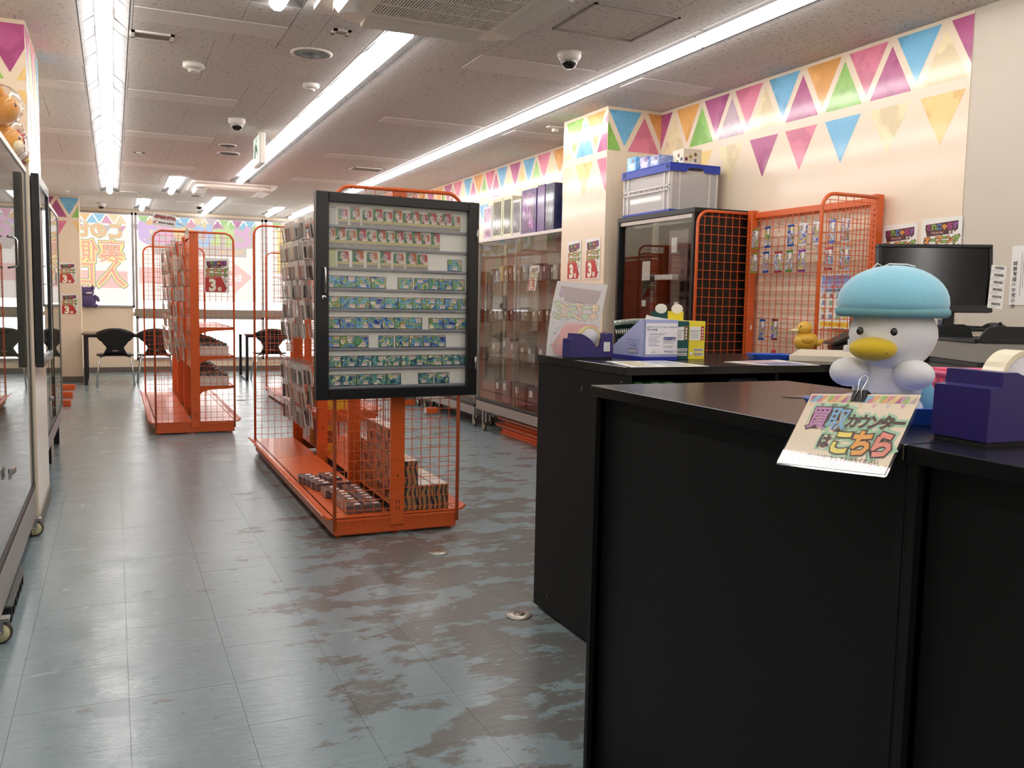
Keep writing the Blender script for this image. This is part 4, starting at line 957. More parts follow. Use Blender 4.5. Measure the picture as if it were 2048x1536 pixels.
# laminated sheets lying on the far counter
def sheet(corners, label, nm, cat, z=1.0006, extra=None, mt=PAPER):
    ps = [onz(a, c, z) for a, c in corners]; o = MB(); o.add([(p.x, p.y, z) for p in ps]+[(p.x, p.y, z+.0012) for p in ps], [(3, 2, 1, 0), (4, 5, 6, 7), (0, 1, 5, 4), (1, 2, 6, 5), (2, 3, 7, 6), (3, 0, 4, 7)], mt)
    c = sum((Vector(p) for p in ps), Vector())/4
    o = o.build(nm, None); tag(o, label, cat)
    if extra:
        e = MB()
        for (u0, v0, u1, v1, col_) in extra:
            q = []
            for u, v_ in ((u0, v0), (u1, v0), (u1, v1), (u0, v1)): q.append(tuple((ps[0]*(1-u)*(1-v_)+ps[1]*u*(1-v_)+ps[2]*u*v_+ps[3]*(1-u)*v_)[:2])+(z+.0016,))
            e.quad(q, flat(col_, .25))
        e.build('print', o, recalc=False)
    return o
sheet([(1212, 723), (1262, 735), (1418, 733), (1330, 722)], 'glossy laminated sheet lying in front of the pale blue carton', 'laminated_sheet', 'paper sheet', extra=[(.1, .1, .9, .4, 'e6dcb0'), (.1, .5, .6, .9, 'b8c6e0'), (.65, .5, .9, .9, 'e8d8c8')])
sheet([(1448, 724), (1530, 731), (1640, 731), (1555, 720)], 'laminated sheet with blue print left of the beige pad', 'laminated_sheet', 'paper sheet', extra=[(.45, .15, .95, .85, '7a86c8'), (.05, .2, .4, .8, 'e8c8c8')])
sheet([(1562, 794), (1700, 800), (1760, 797), (1640, 790)], 'thin clear sheet lying on the glossy near counter top', 'clear_sheet', 'paper sheet', mt=M('clear_sheet', '6a625c', .15))

# blue coin trays
def tray(X, label, w_=.20, d_=.14, h_=.022):
    BL = M('tray_blue', '2458c8', .35); t = thing('blue_tray', label, 'tray', X); o = rrect(w_, d_, .03, 5); i_ = rrect(w_-.02, d_-.02, .025, 5); n_ = len(o); vs = []
    f = .86
    for (r_, z, k) in ((o, 0, f), (o, h_, 1), (i_, h_, 1), (i_, .003, f)): vs += [(x*k, y*k, z) for x, y in r_]
    fs = [tuple(range(n_))[::-1], tuple(range(3*n_, 4*n_))]+[(a*n_+i, a*n_+(i+1) % n_, (a+1)*n_+(i+1) % n_, (a+1)*n_+i) for a in range(3) for i in range(n_)]
    MB().add(vs, fs, BL, smooth=False).build('tray_body', t); return t
pt = onz(1563, 708, 1.02); tray(T(pt.x-.02, pt.y+.045, 1.0002) @ RZ(-.35), 'blue cash tray in front of the yellow toy figure', .17, .12, .018)
tray(T(1.30, 1.20, 1.0003) @ RZ(-.35), 'blue tray holding the white plush toy on near counter', .27, .20, .03)

# generic yellow toy on the tray (plain bath-duck shape)
YT = M('toy_yellow', 'e2b13a', .35, coat=.2); 
pd = onz(1600, 700, 1.0); XD = T(pd.x-.06, pd.y-.10, 1.0) @ RZ(-.45+PI) @ Matrix.Scale(1.22, 4)
t = thing('yellow_toy_figure', 'small plain yellow rubber toy with cream beak beside blue tray', 'toy', XD)
MB().ball((0, 0, .037), (.044, .034, .037), YT, 24, fn=lambda d, q: q+Vector((0, 0, .012*max(0, -d.x)**3))).build('body', t)
MB().ball((.006, 0, .086), (.029, .028, .028), YT, 20).build('head', t)
MB().ball((-.0, .030, .045), (.024, .008, .016), YT, 14).build('wing', t); MB().ball((-.0, -.030, .045), (.024, .008, .016), YT, 14).build('wing', t)
MB().ball((.040, 0, .078), (.022, .014, .007), M('toy_beak', 'efe2a8', .35), 16).build('beak', t)
MB().tube([(-.035, 0, .03), (-.055, 0, .036), (-.068, 0, .046)], [.016, .011, .003], YT, 10).build('tail', t)
for s in (-1, 1): MB().ball((.026, s*.017, .094), .0035, BLACK, 10).build('eye', t)
# beige pad, black tablet stands
PADM = M('beige_pad', 'd8d0bc', .6)
ps = [onz(a, c, 1.0) for a, c in ((1578, 722), (1720, 727), (1730, 712), (1600, 708))]
o = MB().add([(p.x, p.y, 1.001) for p in ps]+[(p.x*.997+.003*ps[0].x, p.y, 1.022) for p in ps], [(3, 2, 1, 0), (4, 5, 6, 7), (0, 1, 5, 4), (1, 2, 6, 5), (2, 3, 7, 6), (3, 0, 4, 7)], PADM).build('beige_counting_pad'); tag(o, 'flat beige counting pad behind the plush toy', 'pad')
pst = onz(1690, 702, 1.0)
t = thing('tablet_stand', 'black angled tablet stand between the yellow toy and plush', 'stand', T(pst.x+.04, pst.y-.02, 1.0) @ RZ(-.5))
MB().prism([(-.10, 0), (.07, 0), (.085, .01), (-.01, .062), (-.02, .060), (-.09, .028), (-.105, .022)], -.08, .08, BLACK, X=FX).build('wedge_base', t)
MB().prism([(-.13, .035), (-.025, .088), (-.018, .085), (-.05, .055), (-.122, .030)], -.085, .085, BLACK, X=FX).build('tilted_plate', t)
MB().prism([(-.02, .088), (.10, .012), (.11, .018), (-.015, .094)], -.10, .10, BLACK, X=FX).build('screen_plate', t)
tag(MB().box((0, 0, 0), (.02, .016, .02), flat('b8343c'), bev=.004).build('red_clip', None, T(2.60, 3.05, 1.0002)), 'small red clip beside the yellow toy', 'clip')
tag(MB().box((0, 0, 0), (.22, .02, .05), M('off_white_case', 'cfcdd0', .4), bev=.006).box((.02, .018, .045), (.12, .022, .075), M('off_white_case', 'cfcdd0', .4)).build('white_label_printer', None, T(2.78, 2.82, 1.0) @ RZ(-.4)), 'white casing seen behind the plush toy beside the rack', 'printer')

# ------------------------------------------------------------------ plush toy (plain generic plush with a blue cap)
PW = M('plush_white', 'e4e6e8', .9, sheen=.4); PB = M('plush_blue', '86c8e0', .9, sheen=.6); PB2 = M('plush_blue_felt', '74a9b4', .9); PY = M('plush_yellow', 'd8b822', .8, sheen=.3)
for mt in (PW, PB):
    N, L, b = nodes(mt); bump(N, L, b, noise(N, L, coords(N, L, 'obj', (1, 1, 1)), 45, 4, .6), .25, .006)
PC_ = atd(1770, 700, 1.68); XPL = T(PC_.x, PC_.y, 1.0) @ RZ(-.95)
t = thing('plush_toy', 'white plush toy with pale blue cap and yellow snout sitting in blue tray', 'plush toy', XPL)
# local: +x to the right of the camera, -y towards the camera
bd = MB().ball((.005, .01, .062), (.062, .052, .062), PW, 28, fn=lambda d, q: q*(1+.08*max(0, -d.z))); bd.build('body', t)
MB().ball((.012, .0, .152), (.078, .068, .072), PW, 32, fn=lambda d, q: Vector((q.x*(1-.12*max(0, -d.z)), q.y, q.z))).build('head', t)
def capf(d, q):
    if d.z < -.25: q = Vector((q.x*.93, q.y*.93, -.25*.062-(q.z/.062+.25)*-.004))
    return q
MB().ball((.008, 0, .213), (.098, .090, .070), PB, 36, fn=capf).build('cap', t)
rim = MB(); pts = [(.008+.091*math.cos(a), .080*math.sin(a), .196) for a in [2*PI*i/40 for i in range(40)]]; rim.tube(pts, .010, PB2, 10, close=True); rim.build('cap_rim', t)
for s in (-1, 1):
    MB().ball((s*.056, -.036, .082), (.036, .034, .028), PW, 20).build('arm', t)
    MB().ball((s*.045, -.035, .022), (.030, .036, .022), PW, 18).build('foot', t)
MB().ball((.062, .035, .035), (.028, .014, .036), PB, 16).build('side_patch', t)
MB().ball((-.012, -.066, .128), (.042, .030, .022), PY, 24).build('snout', t)
MB().tube([(-.050, -.074, .124), (-.03, -.088, .121), (-.008, -.092, .120), (.015, -.087, .122), (.026, -.075, .126)], .0009, BLACK, 6).build('mouth_seam', t)
for x in (-.036, .022): MB().ball((x, -.0655, .160), (.0065, .004, .0075), M('button_eye', '16171c', .15, coat=.8), 14).build('button_eye', t)
MB().tube([(-.03, -.01, .276), (-.02, -.012, .286), (-.012, -.01, .281), (-.018, -.008, .276), (0, -.01, .285), (.03, -.01, .284), (.045, -.008, .28)], .0012, PAPER, 6).build('loop_string', t)

# ------------------------------------------------------------------ buying-counter sign hanging over the edge
sBL, sBR, sTR, sTL = onx(1551, 929, 1.012), onx(1770, 947, 1.012), onx(1838, 786, 1.092), onx(1613, 778, 1.092)
xd = ((sBR-sBL)+(sTR-sTL)); yd = ((sTL-sBL)+(sTR-sBR)); sw, sh = ((sBR-sBL).length+(sTR-sTL).length)/2, ((sTL-sBL).length+(sTR-sBR).length)/2
XSG = frame(sBL, xd, yd)
t = thing('hanging_counter_sign', 'laminated buying-counter sign clipped to the front edge of near counter', 'sign', XSG)
LAMI = M('laminated_cream', 'eedfc8', .5, coat=1., coatr=.03)
N, L, b = nodes(LAMI); bump(N, L, b, noise(N, L, coords(N, L, 'obj', (1, 1, 1)), 12, 2, .5), .12, .004)
MB().prism(rrect(sw, sh, .005, 4, sw/2, sh/2), -.0012, -.0002, glass('lamination', (.95, .95, .95), 1.5, .03)).build('lamination', t)
MB().box((.004, .004, -.0001), (sw-.004, sh-.004, .0006), LAMI).build('card', t)
def lam(c):
    n_ = 'lam_'+c; 
    return M(n_, c, .5, coat=1., coatr=.03)
pr = MB(); s_ = sw/16.5
kk = 'mbogpyvc'
for i in range(16):
    x = .008+i*s_*.97; c = lam(pastel(TRI[kk[i % 8]], .15)); c2_ = lam(pastel(TRI[kk[(i*3+1) % 8]], .15))
    for (z0, h_) in ((sh-.020, .013), (.007, .012)):
        pr.quad([(x, z0+h_, .0009), (x, z0, .0009), (x+s_*.86, z0+h_, .0009)], c); pr.quad([(x+s_*.1, z0, .0009), (x+s_*.9, z0, .0009), (x+s_*.9, z0+h_, .0009)], c2_)
    if i % 2 == 0: pr.quad([(x+s_*.1, sh-.022, .0009), (x+s_*.8, sh-.022, .0009), (x+s_*.45, sh-.030, .0009)], lam(pastel(TRI[kk[(i+2) % 8]], .45)))
pr.build('printed_triangles', t, recalc=False)
pr = MB(); GL = lam('a9d3b4'); BR = lam('4c2c2c')
def sgn(s, x, y, size, adv, cols, halo=True, off=.04):
    if halo: text(pr, s, x, y, size, GL, z=.0009, off=.20, adv=adv, center=False, res=1)
    text(pr, s, x, y, size, BR, z=.0013, off=off+.045 if cols else off, adv=adv, center=False, res=2)
    if cols: text(pr, s, x, y, size, None, z=.0017, off=off-.005, adv=adv, center=False, cols=[lam(c) for c in cols])
u = sw/.24
sgn('買取', .028*u, sh*.535, .046*u, .043*u, ['c58ac0', '84b4dc'], off=.022)
sgn('カウンター', .113*u, sh*.555, .027*u, .0235*u, None, off=.05)
sgn('は', .072*u, sh*.285, .028*u, .03*u, None, off=.05)
sgn('こちら', .100*u, sh*.235, .048*u, .042*u, ['efe070', 'eda94e', 'e98f80'], off=.055)
text(pr, 'お待ちの際は右側に並んでお待ちください', .022*u, sh*.125, .0105*u, BR, z=.0009, off=.02, adv=.0102*u, center=False)
pr.build('lettering', t, recalc=False)
# binder clip
XC = XSG @ T(sw*.487, sh, 0)
t = thing('binder_clip', 'black binder clip with chrome loops on top of the sign', 'clip', XC)
MB().prism([(-.001, -.006), (.0016, -.006), (.0055, .013), (-.0050, .013)], -.0145, .0145, BLACK, X=T(0, -.012, 0) @ Matrix(((0, 0, 1, 0), (0, 1, 0, 0), (1, 0, 0, 0), (0, 0, 0, 1)))).build('clip_body', t)
for sz in (1, -1):
    rt = .024 if sz > 0 else .014
    MB().tube([(-.009, -.016, .003*sz), (-.004, -.001, .006*sz), (-.0085, rt-.006, (.008 if sz > 0 else .02)*sz), (-.006, rt, (.008 if sz > 0 else .024)*sz), (0, rt+.003, (.008 if sz > 0 else .026)*sz), (.006, rt, (.008 if sz > 0 else .024)*sz), (.0085, rt-.006, (.008 if sz > 0 else .02)*sz), (.004, -.001, .006*sz), (.009, -.016, .003*sz)], .0008, CHROME, 6).build('wire_loop', t)

# pink basket
PK = M('pink_plastic', 'ea5f86', .4)
pb = onz(1905, 800, 1.0)
XB2 = T(1.555, 1.20, 1.0) @ RZ(-.42); t = thing('pink_basket', 'pink perforated plastic basket behind the plush toy', 'basket', XB2)
bw2, bd2, bh2 = .22, .15, .085; b_ = MB()
b_.box((-bw2/2, -bd2/2, 0), (bw2/2, bd2/2, .004), PK)
def perf(o, ux_, n_, w_):
    rows_, cols_ = 4, 7
    for i in range(cols_+1):
        x = w_*i/cols_; b_.box((x-.0065, 0, .004), (x+.0065, .0025, bh2-.010), PK, X=frame(o, ux_, n_) @ Matrix(((1, 0, 0, 0), (0, 0, -1, 0), (0, 1, 0, 0), (0, 0, 0, 1))) if False else o)
for (ox, oy, rot, w_) in ((-bw2/2, -bd2/2, 0, bw2), (-bw2/2, bd2/2-.003, 0, bw2), (-bw2/2+.003, -bd2/2, PI/2, bd2), (bw2/2, -bd2/2, PI/2, bd2)):
    XX = T(ox, oy, 0) @ RZ(rot); cn = max(5, int(w_/.024))
    for i in range(cn+1): x = w_*i/cn; b_.box((x-.0065, 0, .004), (x+.0065, .0028, bh2-.008), PK, X=XX)
    for j in range(5): z = .006+j*.0175; b_.box((0, .0002, z-.004), (w_, .0026, z+.005), PK, X=XX)
b_.build('basket_body', t)
ri = MB(); ri.tube([(x, y, bh2-.004) for x, y in rrect(bw2+.008, bd2+.008, .012, 4)], .005, PK, 8, close=True); ri.build('rim', t)
MB().box((-.02, -bd2/2-.008, .072), (.05, -bd2/2-.005, .086), PAPER).build('paper_tag', t)
CB = M('cardboard', '8f6a4a', .7)
t = thing('cardboard_box', 'brown cardboard box edge rising behind the right tape dispenser', 'box', T(1.44, 1.035, 1.0) @ RZ(-.30)); mb = MB()
for a, c in (((0, 0, 0), (.12, .004, .105)), ((0, .07, 0), (.12, .074, .105)), ((0, .004, 0), (.004, .07, .105)), ((.116, .004, 0), (.12, .07, .105)), ((0, 0, 0), (.12, .074, .003))): mb.box(a, c, CB)
mb.build('carton', t)

# ================================================================== black glass cabinet, tub and its boxes
cy0, cy1, cx0, cz = 4.225, 5.07, 3.0, 1.755
t = thing('glass_cabinet', 'black cabinet with sliding glass doors between wall column and orange rack', 'cabinet', (cx0, cy0, 0)); CW, CD = cy1-cy0, XR-.008-cx0
BL2 = M('cabinet_black', '121313', .35)
for nm_, a, c in (('top_panel', (0, 0, cz-.03), (CD, CW, cz)), ('side_panel', (0, 0, 0), (CD, .025, cz-.031)), ('side_panel', (0, CW-.025, 0), (CD, CW, cz-.031)), ('back_panel', (CD-.012, .026, .1), (CD, CW-.026, cz-.031)), ('bottom_panel', (0, .026, .06), (CD-.013, CW-.026, .09)), ('plinth', (.02, .026, 0), (CD-.02, CW-.026, .059))):
    MB().box(a, c, BL2, bev=.002).build(nm_, t)
GSH = glass('shelf_glass', (.80, .86, .84), 1.5)
shz = [onx(1290, 562, 3.12).z, onx(1290, 582, 3.12).z-.17, .75, .42]
for z in shz: MB().box((.05, .027, z-.006), (CD-.02, CW-.027, z), GSH).build('glass_shelf', t)
for y0, y1, xx in ((.026, CW*.53, .012), (CW*.47, CW-.026, .024)): MB().box((xx, y0, .10), (xx+.005, y1, cz-.055), GLASS).build('glass_door', t)
MB().box((.008, .026, cz-.054), (.034, CW-.026, cz-.032), ALU).build('door_track', t); MB().box((.008, .026, .091), (.034, CW-.026, .099), ALU).build('door_track', t)
MB().cyl((.06, .09, cz-.06), (.06, CW-.12, cz-.06), .013, M('unlit_tube', 'd8ded8', .3), 14).build('lamp_tube', t)
def in_case(nm_, label, cat, x, y, z, w_, d_, h_, c, rot=0, tagz=True, group=None):
    """small boxed good; long side along y"""
    tt = thing(nm_, label, cat, T(x, y, z+.0005) @ RZ(rot), group); MB().box((0, 0, 0), (d_, w_, h_), c if not isinstance(c, str) else flat(c), bev=min(.003, h_*.1)).build('carton', tt)
    if tagz: MB().box((-.0012, w_*.55, h_*.55), (-.0002, w_*.85, h_*.85), PAPER).build('price_tag', tt)
    return tt
in_case('bagged_costume', 'dark red bagged item with price tag leaning in the black cabinet', 'bag', 3.10, 4.42, shz[0], .20, .05, .30, M('dark_red_cloth', '4a2228', .4, coat=.6), 0)
in_case('flat_white_carton', 'flat white carton lying before the dark red bag in the cabinet', 'box', 3.05, 4.50, shz[0], .19, .05, .032, 'd8d4d0', 0, False)
in_case('upright_card', 'tilted white price card in the black cabinet', 'card', 3.06, 4.76, shz[0], .09, .004, .12, 'd2cec8', 0, False)
for i in range(2):
    tt = thing('round_tin', 'silvery round tin in the black cabinet near the orange rack, %s one' % ['inner', 'outer'][i], 'tin', T(3.10, 4.28+i*.075, shz[0]+.0005)); MB().cyl((0, 0, .034), (.02, 0, .034), .033, M('tin_silver', '8f9092', .25, .8), 20).build('tin_body', tt); MB().cyl((-.001, 0, .034), (0, 0, .034), .022, flat('4c4c50'), 16).build('lid_print', tt)
for i, (y, w_, h_, c, n_) in enumerate(((4.30, .12, .10, '5e6062', 'grey'), (4.45, .14, .12, '3a2a2a', 'dark brown'), (4.63, .13, .09, '202226', 'black'), (4.80, .16, .13, '3c1c20', 'dark red'))):
    in_case('model_box', '%s box on the second glass shelf of the black cabinet' % n_, 'box', 3.12, y, shz[1], w_, .10, h_, c)
    in_case('model_box', '%s box on the lowest visible shelf of the black cabinet' % n_, 'box', 3.12, y, shz[2], w_, .12, h_*1.3, c)
# tub
TB = bpy.data.materials.new('frosted_tub'); TB.use_nodes = True; N, L = TB.node_tree.nodes, TB.node_tree.links; pb_ = N['Principled BSDF']; pb_.inputs['Base Color'].default_value = lin('d6d3d2'); pb_.inputs['Roughness'].default_value = .25; pb_.inputs['Alpha'].default_value = .62; pb_.inputs['Coat Weight'].default_value = .5
BLUE = M('lid_blue', '1f3fae', .35)
tx, ty, tz, tw, tl, th = 3.015, 4.50, cz+.001, .335, .52, .285
t = thing('storage_crate', 'clear folding crate with blue lid and base on top of the black cabinet', 'crate', (tx, ty, tz))
bs = MB().box((-.006, -.006, 0), (tw+.006, tl+.006, .014), BLUE, bev=.002); bs.build('blue_base', t)
w_ = MB()
for a, c in (((0, 0, .0145), (.004, tl, th-.04)), ((tw-.004, 0, .0145), (tw, tl, th-.04)), ((.004, 0, .0145), (tw-.004, .004, th-.04)), ((.004, tl-.004, .0145), (tw-.004, tl, th-.04))): w_.box(a, c, TB)
w_.build('clear_wall', t)
FR = M('frosted_rib', 'e2ddda', .3, alpha=.85)
for y in (.0, .05, tl-.05-.012, tl-.012): MB().box((-.007, y, .0145), (-.0005, y+.012, th-.04), FR).build('reinforcing_rib', t)
for z in (.125, .150): MB().box((-.007, .0, z), (-.0005, tl, z+.009), FR).build('reinforcing_rib', t)
rb = MB()
for i in range(8): rb.box((-.006, .03+i*.06, .134), (-.0005, .036+i*.06, .15), FR)
rb.build('small_rib_row', t)['kind'] = 'stuff'
for x in (0.0, .055, tw-.055-.01, tw-.01): MB().box((x, -.007, .0145), (x+.012, -.0005, th-.04), FR).build('reinforcing_rib', t)

ld = MB().box((-.012, -.012, th-.008), (tw+.012, tl+.012, th), BLUE, bev=.002)
ld.prism([(-.012, th-.05), (.10, th-.05), (.125, th-.025), (.215, th-.025), (.24, th-.05), (tw+.012, th-.05), (tw+.012, th-.0085), (-.012, th-.0085)], -.013, -.009, BLUE, X=FX)
ld.box((-.013, -.012, th-.05), (-.009, tl+.012, th-.0085), BLUE)
ld.build('blue_lid', t)
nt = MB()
for y in (.0, tl-.035): nt.box((-.0145, y, th-.036), (-.0131, y+.03, th-.012), M('notch_shadow_blue', '131f63', .5))  # darker blue patches colour in the shade of the lid notches
nt.build('lid_notch_shade', t)
for y, w_, c, lb in ((.05, .18, '7f96b8', 'blue-grey'), (.27, .19, 'c8b0a0', 'beige')):
    tt = thing('box_inside_crate', '%s carton seen through the clear crate wall' % lb, 'box', T(tx+.02, ty+y, tz+.0148)); MB().box((0, 0, 0), (.28, w_, .17), flat(c, .5), bev=.003).build('carton', tt)
def gift(y, w_, d_, h_, cols, label, x=.03, rot=0, circ=False):
    tt = thing('toy_box', label, 'box', T(tx+x, ty+y, tz+th+.0008) @ RZ(rot)); mt = M('giftprint_'+label[:12].replace(' ', '_'), cols[0], .35, coat=.3); N, L, b = nodes(mt)
    nn = noise(N, L, coords(N, L, 'obj', (1, 1, 1)), 22, 3, .6); r_ = ramp(N, [(.38, cols[0]), (.52, cols[1]), (.62, cols[2])]); L.new(nn, r_.inputs[0]); L.new(r_.outputs[0], b.inputs['Base Color'])
    MB().box((0, 0, 0), (d_, w_, h_), mt, bev=.0015).build('carton', tt); lb = MB()
    if circ:
        for i, (yy, zz) in enumerate(((.02, .03), (.05, .055), (.06, .02))): lb.ball((-.0008, yy, zz), (.0004, .011, .011), flat(['4a4a5a', '7a5a4a', '8a9a4a'][i]), 16)
        for i, (xx, zz) in enumerate(((.02, .03), (.05, .045), (.085, .06), (.085, .025))): lb.ball((xx, -.0008, zz), (.011, .0004, .011), flat(['6a2a3a', '9a8a3a', '6a5a3a', '7a7a82'][i]), 16)
    else:
        lb.box((-.001, w_*.15, h_*.35), (-.0002, w_*.8, h_*.52), PAPER); lb.ball((-.0008, w_*.3, h_*.75), (.0004, .009, .009), flat('c85a3a'), 14)
    lb.build('printed_motif', tt)
gift(.40, .105, .10, .088, ('5aa8e0', '8cc8f0', 'cfe6f6'), 'sky blue toy box at the far end of the blue lid', .005)
gift(.275, .10, .10, .075, ('4a5ac0', 'b8c8f0', 'f0c8e0'), 'purple and pink toy box second on the blue lid', .02)
gift(.16, .105, .11, .068, ('7a92c0', '8ea4d0', 'c8d4e8'), 'grey-blue toy box third on the blue lid', .02)
gift(.02, .11, .13, .092, ('e0d6c0', 'd8cdb4', 'efe8d8'), 'cream toy box with round pictures at the near end of blue lid', .10, 0, True)

# ================================================================== orange wall rack with boosters
t = thing('wall_wire_rack', 'orange wire wall rack with side wings hung with booster packs', 'display rack', (3.385, 3.262, 0)); RL, RH = .918, 1.74
for y in (0, RL-.0): MB().box((-.035, y-.02, .02), (.015, y+.02, RH+.012), ORANGE, bev=.004).build('post', t)
for y in (0, RL):
    s_ = MB()
    for i in range(46): z = .5+.026*i; s_.box((-.0362, y-.010, z), (-.0350, y-.007, z+.012), DARK)
    s_.build('slot_row', t)
MB().box((-.012, .021, RH-.035), (.010, RL-.021, RH), ORANGE, bev=.003).build('top_rail', t)
mesh_panel(RL-.04, .5, RH-.035).build('wire_panel', t, T(-.012, .02, 0))
def side_wing(y):
    fr = MB(); r = .07; w_ = .375; pts = [(-.035, y, RH-.006), (-w_+r, y, RH-.006)]
    for i in range(1, 7): a = PI/2+PI/2*i/6; pts.append((-w_+r+r*math.cos(a), y, RH-.006-r+r*math.sin(a)))
    pts.append((-w_, y, .08)); fr.tube(pts, .009, ORANGE, 8); fr.tube([(-w_, y, .1), (-.035, y, .1)], .007, ORANGE, 6); wi = MB()
    for i in range(1, 7): x = -.035-(w_-.035)*i/7; wi.bar((x, y+.003, .1), (x, y+.003, RH-.01 if i < 6 else RH-.03), .003, ORANGE)
    z = .14
    while z < RH-.03: wi.bar((-w_+.004, y, z), (-.035, y, z), .003, ORANGE); z += .0505
    e = fr.build('side_wing', t); wi.build('wire_grid', e)
side_wing(RL+.024); side_wing(-.024)
MB().box((-.36, -.01, .02), (-.03, RL+.01, .10), ORANGE, bev=.004).build('base_shelf', t)
hk = MB().tube([(0, 0, 0), (-.09, 0, .002), (-.098, 0, .010)], .0016, STEEL, 5).mesh('hook')
A_BP = artmat('art_booster', [(0, '2a5aa0'), (.40, 'c8d4e0'), (.47, '7a4a8a'), (.53, 'd8b84a'), (.58, '3a7a5a'), (.64, 'b84a3a'), (.70, 'e8ecf0')], 30)
def booster_mesh(crimp):
    p = MB(); p.box((-.028, -.004, -.105), (.028, .004, -.012), A_BP, bev=.003); p.box((-.028, -.0015, -.012), (.028, .0015, 0), M('crimp_'+crimp, crimp, .25, .5)); p.box((-.028, -.0015, -.115), (.028, .0015, -.105), M('crimp_'+crimp, crimp, .25, .5)); p.box((.006, -.0052, -.045), (.022, -.0042, -.012), STK); return p.mesh('booster_pack')
crimps = [('b8b04a', 'yellow'), ('2f66c0', 'blue'), ('8a3a9a', 'purple'), ('c8ccd4', 'silver'), ('5a9a3a', 'green'), ('a83a4a', 'red')]
bms = [booster_mesh(c[0]) for c in crimps]
spec = [(1, [(248, 372, 0), (365, 352, 1), (588, 332, 1), (705, 318, 3), (835, 305, 3), (983, 288, 1), (1110, 275, 3)]), (2, [(236, 603, 0), (347, 593, 1), (466, 588, 5), (572, 580, 4), (692, 572, 2), (955, 548, 5), (1105, 545, 3)]), (3, [(313, 1240, 1), (432, 1238, 5)])]
for rw, lst in spec:
    for k, (px, py, ci) in enumerate(lst):
        p = onx(1460+px/4.8, 380+py/4.8, 3.29)
        link('hook', hk, t, T(-.012, p.y-3.262, p.z+.004))
        o = link('booster_pack', bms[ci], None, T(p.x, p.y, p.z) @ RZ(-PI/2+rnd.uniform(-.15, .15)) @ RX(rnd.uniform(-.05, .03)))
        tag(o, '%s-edged booster pack on orange wall rack, %s row, %s from left' % (crimps[ci][1], ['top', 'second', 'bottom'][rw-1], ORD[k]), 'booster pack', 'booster packs on the orange wall rack')
for px, py in ((475, 345), (845, 560), (205, 1235)):
    p = onx(1460+px/4.8, 380+py/4.8, 3.29); link('hook', hk, t, T(-.012, p.y-3.262, p.z+.004))
    o = MB().tube([(0, 0, 0), (0, .002, -.035)], .0012, STEEL, 5).box((-.004, -.001, -.06), (.004, .001, -.035), PAPER).build('empty_tag', t, T(-.095, p.y-3.262, p.z-.002))
# lottery poster on the rack
pA, pB = onx(1641, 549, 3.355), onx(1634, 655, 3.355)
XP2 = frame((3.362, pA.y, pB.z), (0, -1, 0), (0, 0, 1)); w_, h_ = .21, pA.z-pB.z
t2 = thing('lottery_poster', 'price-list poster with blue sky header fixed behind the orange wire', 'poster', XP2); MB().box((0, 0, 0), (w_, h_, .0008), PAPER).build('sheet', t2)
SKY = M('printed_sky', '7aa4dc', .4); N, L, b = nodes(SKY); tc = coords(N, L, 'obj'); sp_ = N.new('ShaderNodeSeparateXYZ'); L.new(tc, sp_.inputs[0]); mr_ = N.new('ShaderNodeMapRange'); mr_.inputs[1].default_value = h_*.6; mr_.inputs[2].default_value = h_; L.new(sp_.outputs['Y'], mr_.inputs[0]); L.new(mixc(N, L, mr_.outputs[0], 'd8e0f0', '5a8cd4'), b.inputs['Base Color'])
pr = MB(); pr.quad([(.006, h_*.66, .001), (w_-.006, h_*.66, .001), (w_-.006, h_-.006, .001), (.006, h_-.006, .001)], SKY)
for s, y, sz, c in (('とれじゃらす特選', .90, .019, 'c03a4a'), ('オリジナルポケカくじ', .82, .019, 'a83a6a'), ('全500口', .75, .018, 'c03a3a'), ('1口300円(3枚入り)', .675, .019, '3a3a3a')): text(pr, s, w_/2, h_*y, sz, ink(c), z=.0014, off=.04, adv=sz*.98)
for j in range(4):
    for i in range(4): x, y = .010+i*.049, h_*(.54-.13*j); pr.quad([(x, y, .001), (x+.042, y, .001), (x+.042, y+h_*.11, .001), (x, y+h_*.11, .001)], ink('d8d0c8')); pr.quad([(x+.006, y+.006, .0013), (x+.034, y+.004, .0013), (x+.03, y+.026, .0013), (x+.012, y+.03, .0013)], ink(['b8846a', '7a94b8', 'c8b06a', '9a6a7a', '8ab08a'][(i*3+j) % 5]))
pr.quad([(.006, .006, .001), (w_-.006, .006, .001), (w_-.006, h_*.12, .001), (.006, h_*.12, .001)], ink('f0c840')); text(pr, '必ず3枚入って当たり', w_/2, h_*.05, .013, ink('c03a3a'), z=.0014, off=.03, adv=.014)
pr.build('print', t2, recalc=False)

